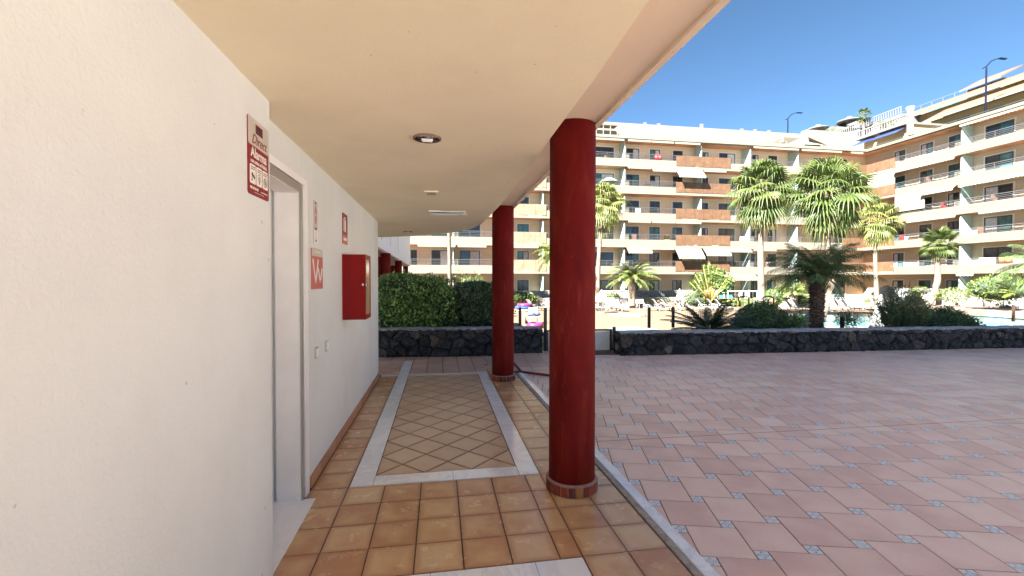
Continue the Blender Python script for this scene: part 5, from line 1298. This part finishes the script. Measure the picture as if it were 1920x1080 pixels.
# roof: set-back wall, vents, sloped dividers, shade sails
ZR = ZK[5] + .41
MB().box(BX0, 43.2, YW + .9, YW + 1.2, ZR, 19.15).build('roof_wall', 'f_white', MBG)
MB().box(43.0, 49.3, YW + .2, YW + 1.0, ZR, yp(1580, 246, YW).z).build('roof_wall', 'f_white', MBG)
for px_ in (1212, 1238, 1319, 1395, 1420, 1446):
    x = yp(px_, 240, YW + 1).x; MB().box(x - .16, x + .16, YW + 1.25, YW + 1.5, 18.9, 19.75 if px_ == 1319 else 19.5).build('roof_vent', 'metal_dark', MBG)
for px_ in (1290, 1381):
    x = yp(px_, 250, YW).x; m = MB(); m.mesh([(x - .05, YW - 1.2, ZR), (x - .05, YW + .9, ZR), (x - .05, YW + .9, ZR + 1.5), (x + .05, YW - 1.2, ZR), (x + .05, YW + .9, ZR), (x + .05, YW + .9, ZR + 1.5)], [(0, 1, 2), (3, 5, 4), (0, 3, 4, 1), (1, 4, 5, 2), (0, 2, 5, 3)])
    m.build('roof_divider', 'f_white', MBG)
for pl_, mt in (([(1448, 268), (1468, 257), (1500, 259), (1478, 269)], 'shade_net'), ([(1478, 269), (1516, 258), (1552, 272), (1535, 272)], 'awning'), ([(1516, 257), (1516, 270), (1552, 273)], 'shade_net'), ([(1462, 266), (1469, 256), (1470, 267)], 'awning')):
    pts = [yp(a, b, YW - .6 + .9 * (i % 2)) for i, (a, b) in enumerate(pl_)]; m = MB(); m.face(pts); m.face([p + Vector((0, .03, 0)) for p in pts][::-1]); m.build('shade_sail', mt, MBG)
x = yp(1130, 250, YW).x
m = MB(); m.box(x - .9, x + 1.6, YW - .3, YW + .7, 18.35, 18.5); m.build('pergola_roof', 'shade_net', MBG)
m = MB(); [m.box(x - .85 + .8 * q, x - .78 + .8 * q, YW - .28, YW - .2, ZR, 18.345) for q in range(4)]; m.build('pergola_posts', 'f_white', MBG)

# ================================================================== RIGHT WING
XF, XW = 49.46, 51.0
WG = thing('apartment_wing', (XF, 32, -1.1), 'right wing of the cream apartment complex, running toward the camera', 'building')
WY0, WY1 = 22.0, 44.48
MB().box(XW, XW + 9, WY0, YW - .003, -1.1, ZK[5] + .2).build('wall', 'w_wall', WG)
wwin = [(41.4, 42.55), (38.62, 39.79), (36.18, 37.14), (32.0, 34.1), (27.2, 29.4), (24.2, 25.4)]
rs = random.Random(12)
for k in range(6):
    z0 = (ZK[k - 1] + .27) if k else -.6
    for a, b in wwin: window(WG, a, b, z0, z0 + 2.15, XW, 'y', rs)
for k, z in enumerate(ZK):
    MB().box(XF + .14, XW - .002, WY0, YF + .13, z + .02, z + .25).build('balcony_slab', 'f_soffit', WG)
    s = MB()
    if k < 5:
        s.box(XF, XF + .14, WY0, 41.2, z, z + .84); s.box(XF - .02, XF + .135, 41.2, WY1, z, z + .26); s.build('parapet', 'w_parapet', WG)
        m = MB()
        for i in range(3): m.box(XF - .05, XF + .03, 41.22 + 1.08 * i, 42.27 + 1.08 * i, z + .30, z + 1.42)
        m.build('rust_panel', 'corten', WG)
        m = MB()
        for q in range(4): zz = z + .93 + q * .155; m.box(XF + .05, XF + .085, WY0, WY1, zz, zz + (.045 if q == 3 else .028))
        y = WY0 + .3
        while y < WY1: m.box(XF + .09, XF + .13, y, y + .045, z + .84, z + 1.40); y += 1.45
        m.build('railing', 'f_rail', WG)
    else:
        s.box(XF, XF + .14, WY0, WY1, z, z + .42); s.box(XF - .10, XF - .002, WY0, WY1, z + .10, z + .30); s.box(XF + .14, XW + 1, WY0, YF + 1, z + .26, z + .41); s.build('parapet', 'w_parapet', WG)
    zb = z - 2.86 + .27 if k else -.6
    for yq in (35.1, 26.4):
        poly = [(XW - .01, zb), (XW - .01, z - .03)] + [(XF + .55 - .40 * math.sin(R(a)), z - .43 + .40 * math.cos(R(a))) for a in range(0, 91, 15)] + [(XF + .15, zb)]
        N = len(poly); V = [(a, yq - .03, b) for a, b in poly] + [(a, yq + .03, b) for a, b in poly]
        m = MB(); m.mesh(V, [tuple(range(N))[::-1], tuple(range(N, 2 * N))] + [(i, (i + 1) % N, (i + 1) % N + N, i + N) for i in range(N)]); m.build('glass_screen', 'f_glassgreen', WG)
        if k: zz = ZK[k - 1]; MB().box(XF + .145, XF + .40, yq + .05, yq + .55, zz + .84, zz + 1.38).build('planter_block', 'f_white', WG)
def py_(px): return xp(px, 400, XF - .1).y
for k, L_ in {5: [(1797, 1925, 0)], 4: [(1678, 1733, .12), (1733, 1792, .12)], 3: [(1729, 1790, .25), (1800, 1860, .1), (1860, 1925, .1)], 2: [(1700, 1732, 0), (1732, 1792, 0), (1835, 1925, 0)], 1: [(1733, 1762, 0), (1762, 1790, 0)], 0: [(1795, 1828, 0)]}.items():
    for a, b, dr in L_: awning(WG, py_(b), py_(a), ZK[k], dr, .16 if dr < .1 else .4, 'awning', XF, 'y')
# big lowered blinds on the corner balconies
for k in (3, 2): 
    z = ZK[k + 1]; MB().box(XF - .02, XF + .04, 38.2 if k == 2 else 41.25, 41.2 if k == 2 else WY1 - .1, z - 1.75, z - .01).build('lowered_blind', 'awning', WG)
# roof terrace of the wing
pa = xp(1700, 232, 54); hz = pa.z
MB().box(54, 60, 43.3, 49.0, ZR, hz - .25).build('penthouse_wall', 'yellow_pale', WG)
MB().box(53.2, 60.5, 43.1, 49.6, hz - .24, hz).build('penthouse_roof', 'villa_white', WG)
for a, b, yy in ((47.3, 49.4, 0), (43.6, 46.9, 0)):
    m = MB(); m.mesh([(53.95, a, hz - .3), (53.95, b, hz - .3), (52.3, b, hz - 1.15), (52.3, a, hz - 1.15), (53.95, a, hz - .34), (53.95, b, hz - .34), (52.3, b, hz - 1.19), (52.3, a, hz - 1.19)], [(0, 1, 2, 3), (4, 7, 6, 5), (0, 3, 7, 4), (1, 5, 6, 2), (2, 6, 7, 3), (0, 4, 5, 1)]); m.build('blue_awning', 'awning_b', WG)
m = MB(); y = 43.2
while y < 49.4: m.box(53.3, 53.38, y, y + .10, hz + .06, hz + .75); y += .32
m.box(53.26, 53.42, 43.1, 49.5, hz + .76, hz + .9); m.box(53.26, 53.42, 43.1, 49.5, hz + .002, hz + .058); m.build('balustrade', 'villa_white', WG)
m = MB()
for q in range(3): m.box(50.9, 50.93, WY0, 45.8, ZR + .2 + .2 * q, ZR + .23 + .2 * q)
m.build('roof_railing', 'f_rail', WG)
a = xp(1706, 252, 51.8); b = xp(1706, 205, 51.8)
MB().lathe([(.30, 0), (.30, b.z - a.z), (.36, b.z - a.z), (.36, b.z - a.z + .22), (.1, b.z - a.z + .3)], (51.8, a.y, a.z), 16).build('flue', 'plastic_white', WG, True)

# small things on the balconies
def balc_chair(loc, mt, label, sc=1.):
    T = thing('balcony_chair', loc, label, 'chair'); x, y, z = loc
    MB().box(x - .25 * sc, x + .25 * sc, y - .25 * sc, y + .25 * sc, z + .42, z + .47).build('seat', mt, T)
    MB().box(x - .25 * sc, x + .25 * sc, y + .2 * sc, y + .25 * sc, z + .48, z + 1.0 * sc).build('backrest', mt, T)
    for i in (-1, 1):
        for j in (-1, 1): MB().box(x + i * .22 - .02, x + i * .22 + .02, y + j * .22 - .02, y + j * .22 + .02, z, z + .42).build('leg', mt, T)
balc_chair((XF + .7, xp(1776, 380, XF + .7).y, ZK[2] + .26), 'red_plastic', 'red chair on a third floor balcony of the right wing', 1.2)
balc_chair((XF + .7, xp(1696, 438, XF + .7).y, ZK[1] + .26), 'red_plastic', 'red chair on a second floor balcony of the right wing, above the fan palm', 1.2)
balc_chair((XF + .7, xp(1787, 536, XF + .7).y, -.5), 'red_plastic', 'red chair on the ground floor patio of the right wing', 1.2)
balc_chair((yp(1253, 447, YF + .7).x, YF + .7, ZK[1] + .26), 'yellow_plastic', 'yellow chair on a balcony left of the rust coloured panels', 1.3)
def towel(name, c, w, h, mt, lb, axis='x'):
    m = MB(); n = 8
    for i in range(n):
        a, b = i / n, (i + 1) / n; f = lambda t: .03 * math.sin(t * 12)
        if axis == 'x': m.face([(c[0] + w * a, c[1] + f(a), c[2] - h), (c[0] + w * b, c[1] + f(b), c[2] - h), (c[0] + w * b, c[1] + f(b), c[2]), (c[0] + w * a, c[1] + f(a), c[2])])
        else: m.face([(c[0] + f(a), c[1] + w * a, c[2]), (c[0] + f(b), c[1] + w * b, c[2]), (c[0] + f(b), c[1] + w * b, c[2] - h), (c[0] + f(a), c[1] + w * a, c[2] - h)])
    o = m.build(name, mt, None, True, c); md = o.modifiers.new('thick', 'SOLIDIFY'); md.thickness = .02; return tag(o, lb, 'towel')
for k_, px_, mt_, lb_ in ((4, 1140, 'brown_wicker', 'brown chair on the top floor balcony right beside the near red column'), (1, 1190, 'brown_wicker', 'brown chair on the second balcony up, above the sunlit date palm'),
                        (2, 1198, 'lounger_white', 'white chair on a middle floor balcony left of the rust panels'), (3, 1225, 'lounger_white', 'white chair on the fourth floor balcony below the lowered awning'),
                        (1, 1395, 'lounger_white', 'white chair on the balcony right of the rust panels, beside the tall palm trunk'), (0, 1385, 'brown_wicker', 'reddish chair on the lowest balcony right of the rust panels')):
    balc_chair((yp(px_, 450, YF + .7).x, YF + .7, ZK[k_] + .26), mt_, lb_, 1.25)
for k_, px_, mt_, lb_ in ((2, 1815, 'lounger_white', 'white chair on the third balcony up, right wing, past the glass screen'), (2, 1870, 'brown_wicker', 'brown chair on the third balcony up, right wing, before the wide window'), (0, 1850, 'brown_wicker', 'brown chair on the lowest balcony of the right wing, left of the white laundry'),
                        (1, 1845, 'brown_wicker', 'brown chair on the second balcony of the right wing, before the wide window'), (3, 1745, 'brown_wicker', 'brown chair on the fourth floor balcony of the right wing')):
    balc_chair((XF + .7, xp(px_, 450, XF + .7).y, ZK[k_] + .26), mt_, lb_, 1.25)
towel('towel', (yp(1228, 290, YF).x, YF + .02, ZK[4] + 1.42), .75, .6, 'red_plastic', 'red towel hanging on a top floor railing of the long block')
towel('towel', (XF + .02, xp(1866, 482, XF).y, ZK[0] + 1.42), 1.2, .62, 'fabric_white', 'white laundry hanging on a railing of the right wing', 'y')
towel('towel', (XF + .02, xp(1888, 482, XF).y - .4, ZK[0] + 1.42), 1.0, .55, 'orange_cloth', 'orange towel hanging beside the white laundry on the right wing', 'y')
p = yp(1142, 337, YF + .7)
T = thing('balcony_parasol', (p.x, YF + .7, ZK[3] + .26), 'pale open parasol on a balcony behind the slim yellow green palm', 'parasol')
MB().tube([(p.x, YF + .7, ZK[3] + .26), (p.x, YF + .7, p.z + .25)], .03, 6).build('pole', 'f_rail', T)
MB().lathe([(1.0, -.25), (.7, -.02), (.35, .16), (.05, .26)], (p.x, YF + .7, p.z), 12).build('canopy', 'f_glassgreen', T)
p = yp(1440, 487, YF + .6); person('bare chested person standing on a low balcony behind the dark palm fronds', (p.x, YF + .75, ZK[0] + .27), -90, 'stand', 'navy')
for px_, lb in ((1372, 'white garden table under the straw coloured awning'), (1405, 'white garden table by the ground floor, beside the tall palm trunk')):
    p = yp(px_, 545, 43.6); T = thing('garden_table', (p.x, 43.6, -.4), lb, 'table')
    MB().box(p.x - .8, p.x + .8, 43.2, 44.0, .32, .37).build('tabletop', 'plastic_white', T)
    for i in (-1, 1):
        for j in (-1, 1): MB().box(p.x + i * .7 - .03, p.x + i * .7 + .03, 43.6 + j * .33 - .03, 43.6 + j * .33 + .03, -.4, .318).build('leg', 'plastic_white', T)

# ================================================================== LEFT COLONNADE BUILDING
CB = thing('colonnade_building', (-4, 22, 0), 'white building with a long fascia over red columns behind the bright hedge', 'building')
def lx(y): return -1.80 - .012 * (y - 13)
SZ = 2.50
m = MB(); m.prism([(lx(11), 11), (lx(31.5), 31.5), (-9, 31.5), (-9, 11)], SZ, 4.75); m.build('fascia', 'fascia_white', CB)
m = MB(); m.prism([(lx(11) - .06, 11.05), (lx(31.5) - .06, 31.4), (-8.9, 31.4), (-8.9, 11.05)], SZ - .03, SZ - .002); m.build('soffit', 'soffit', CB)
m = MB(); m.box(-9, -8.0, 11, 31, -1.1, SZ - .04); m.build('wall', 'f_wall', CB)
m = MB()
for y in (14.5, 17.5, 21.0): m.box(lx(y) - .003, lx(y) + .012, y, y + .02, SZ + .3, 4.6)
m.build('joint', 'metal_grey', CB)
struct(MB().box(-9, -1.6, 11.3, 33, -1.5, -.1).build('colonnade_floor', 'deck_pale'))
for i, (px_, Y_, lb) in enumerate(((723, 16.3, 'nearest and thickest'), (747, 22.5, 'second nearest'), (760.5, 31, 'farthest'))):
    p = yp(px_, 500, Y_); column(p.x, Y_, .175, SZ - .03, lb + ' red column in the front row of the far colonnade', 'red columns of the far colonnade', False, -.1)
for px_, Y_, lb in ((711, 19.0, 'thin looking red column of the back row beside the white wall end'), (736, 30, 'small red column of the back row, between two front columns')):
    p = yp(px_, 500, Y_); column(p.x, Y_, .175, SZ - .03, lb, 'red columns of the far colonnade', False, -.1)

# ================================================================== HILLSIDE VILLAS
def villa(name, label, X, px0, px1, ytop_ref, mt, tile=False, depth=8, z0=8, pxr=1700, h=None):
    a, b = xp(px0, 250, X).y, xp(px1, 250, X).y; zt = xp(pxr, ytop_ref, X).z
    T = thing(name, (X, (a + b) / 2, z0), label, 'building')
    MB().box(X, X + depth, min(a, b), max(a, b), z0, zt).build('wall', mt, T); return T, min(a, b), max(a, b), zt
# tile roofed yellow terraces, three tiers
for i, (X, pxa, pxb, ref, lb) in enumerate(((62, 1745, 2080, (1830, 200), 'lowest yellow terrace house with a clay tile edge above the wing roof'),
                                            (67, 1708, 2080, (1815, 185), 'middle yellow terrace house with a long clay tile roof on the hill'),
                                            (73, 1812, 1880, (1840, 160), 'upper yellow house with a clay tile roof near the skyline'))):
    T, a, b, zt = villa('yellow_villa', lb, X, pxa, pxb, ref[1], 'yellow', pxr=ref[0], depth=6)
    m = MB(); m.mesh([(X - .9, a - .3, zt), (X - .9, b + .3, zt), (X + 2.6, b + .3, zt + 1.75), (X + 2.6, a - .3, zt + 1.75), (X - .9, a - .3, zt - .12), (X - .9, b + .3, zt - .12), (X + 2.6, b + .3, zt + 1.55), (X + 2.6, a - .3, zt + 1.55)],
                     [(0, 3, 2, 1), (4, 5, 6, 7), (0, 1, 5, 4), (2, 3, 7, 6), (0, 4, 7, 3), (1, 2, 6, 5)]); m.build('roof', 'roof_tile', T)
    MB().box(X - .96, X - .905, a - .3, b + .3, zt - .22, zt - .02).build('fascia', 'villa_white', T)
    m = MB(); y = a + 1.5
    while y < b - 2: m.box(X - .04, X - .002, y, y + 1.3, zt - 2.2, zt - .8); y += 3.2
    m.build('window', 'pane_dark', T)
    m = MB(); m.box(X - 2.2, X - 2.1, a, b, zt - 2.9, zt - 2.0); m.box(X - 2.2, X - .001, a, b, zt - 3.1, zt - 2.92); m.build('terrace_parapet', 'yellow', T)
T, a, b, zt = villa('white_villa', 'long white house along the skyline between the fan palm and the yellow houses', 78, 1640, 1812, 214, 'villa_white', pxr=1700, depth=7)
m = MB(); y = a + 1
while y < b - 1: m.box(77.96, 77.998, y, y + 1.2, zt - 1.8, zt - .6); y += 2.4
m.build('window', 'pane_teal', T)
m = MB(); y = a
while y < b: m.box(78, 78.05, y, y + .05, zt, zt + .6); y += 1.6
m.box(77.98, 78.05, a, b, zt + .6, zt + .65); m.build('railing', 'villa_white', T)
m = MB(); m.box(77.2, 77.3, (a + b) / 2 - 2, (a + b) / 2 + 5, zt - 2.3, zt - .4); m.build('dark_canopy', 'shade_net', T)
T, a, b, zt = villa('white_villa', 'white house with a railed roof terrace above the blue awnings', 64, 1560, 1690, 236, 'villa_white', pxr=1625, depth=8)
m = MB(); y = a
while y < b: m.box(63.9, 63.98, y, y + .10, zt + .05, zt + .85); y += .35
m.box(63.88, 64.0, a, b, zt + .86, zt + .98); m.build('balustrade', 'villa_white', T)
T, a, b, zt = villa('white_villa', 'white stepped house with domed chimneys at the left end of the hill', 80, 1500, 1606, 252, 'villa_white', pxr=1540, depth=10)
for px_, py0, py1, r in ((1584, 236, 219, 1.0), (1526, 250, 234, .9)):
    q = xp(px_, py0, 80); q2 = xp(px_, py1, 80); H = q2.z - q.z
    MB().lathe([(.6, -2.5), (.6, H * .55), (2.1, H * .45), (2.1, H * .58), (.7, H * .85), (.5, H * .85), (.5, H)], (81, q.y, q.z), 16).build('chimney', 'villa_white', T, True)
m = MB()
q0, q1, q2 = xp(1500, 262, 79.5), xp(1560, 236, 79.5), xp(1606, 240, 79.5)
m.mesh([(79.5, q0.y, zt - 1), (79.5, q1.y, q1.z), (79.5, q2.y, q2.z), (79.5, q2.y, zt - 1), (88, q0.y, zt - 1), (88, q1.y, q1.z), (88, q2.y, q2.z), (88, q2.y, zt - 1)], [(0, 1, 2, 3), (4, 7, 6, 5), (0, 4, 5, 1), (1, 5, 6, 2), (2, 6, 7, 3), (0, 3, 7, 4)]); m.build('gable', 'villa_white', T)
# hill palms
q = xp(1619, 250, 62.5)
fan_palm('small fan palm standing on the hill terrace against the sky', [(62.5, q.y, q.z - 1), (62.5, q.y, q.z + .5), (62.5, q.y, xp(1619, 217, 62.5).z)], .14, .10, 1.35, 20, 'fan_green', 22, dead=2, e1=-50, boots=False, nseg=12)
q = xp(1663, 236, 62.5)
feather_palm('date_palm', 'small palm crown above the railed roof terrace on the hill', 'palm tree', 62.5, q.y, q.z - 1.2, q.z + .1, 1.7, 22, 'date_lit', 12, .4, .08, .16, .14, 'bark_grey', e0=70, e1=-5, droop=1.0, seed=23, rr=.03)
q = xp(1555, 258, 60)
feather_palm('yucca', 'spiky agave like plant on the roof line left of the blue awnings', 'plant', 60, q.y, q.z - .5, q.z, 2.3, 20, 'date_lit', 10, .35, .09, .2, .2, e0=80, e1=20, droop=.5, stiff=.9, seed=24, rr=.03)
# street lamps
def lamp(P0, P1, side, label):
    T = thing('street_lamp', P0, label, 'street lamp'); x, y = P0[0], P0[1]; zt = P1.z
    MB().tube([(x, y, P0[2]), (x, y, zt - 1.2), (x, y, zt - .8)], [.10, .075, .06], 8).build('pole', 'iron_blue', T, True)
    MB().tube([(x - .35 * side, y + .1, zt - 1.05), (x, y, zt - .85), (x + .45 * side, y - .1, zt - .30), (x + 1.0 * side, y - .2, zt - .08), (x + 1.6 * side, y - .3, zt - .05)], [.05, .06, .06, .05, .05], 6).build('arm', 'iron_blue', T, True)
    MB().box(x + 1.2 * side, x + 2.1 * side, y - .40, y - .16, zt - .09, zt + .01).build('lamp_head', 'iron_blue', T)
a = xp(1848, 207, 57); lamp((57, a.y, a.z - 4), xp(1848, 110, 57), 1, 'tall dark street lamp standing behind the roof of the right wing')
a = yp(1477, 255, 58); lamp((a.x, 58, a.z - 6), yp(1477, 211, 58), 1, 'small dark street lamp behind the roof of the long block')
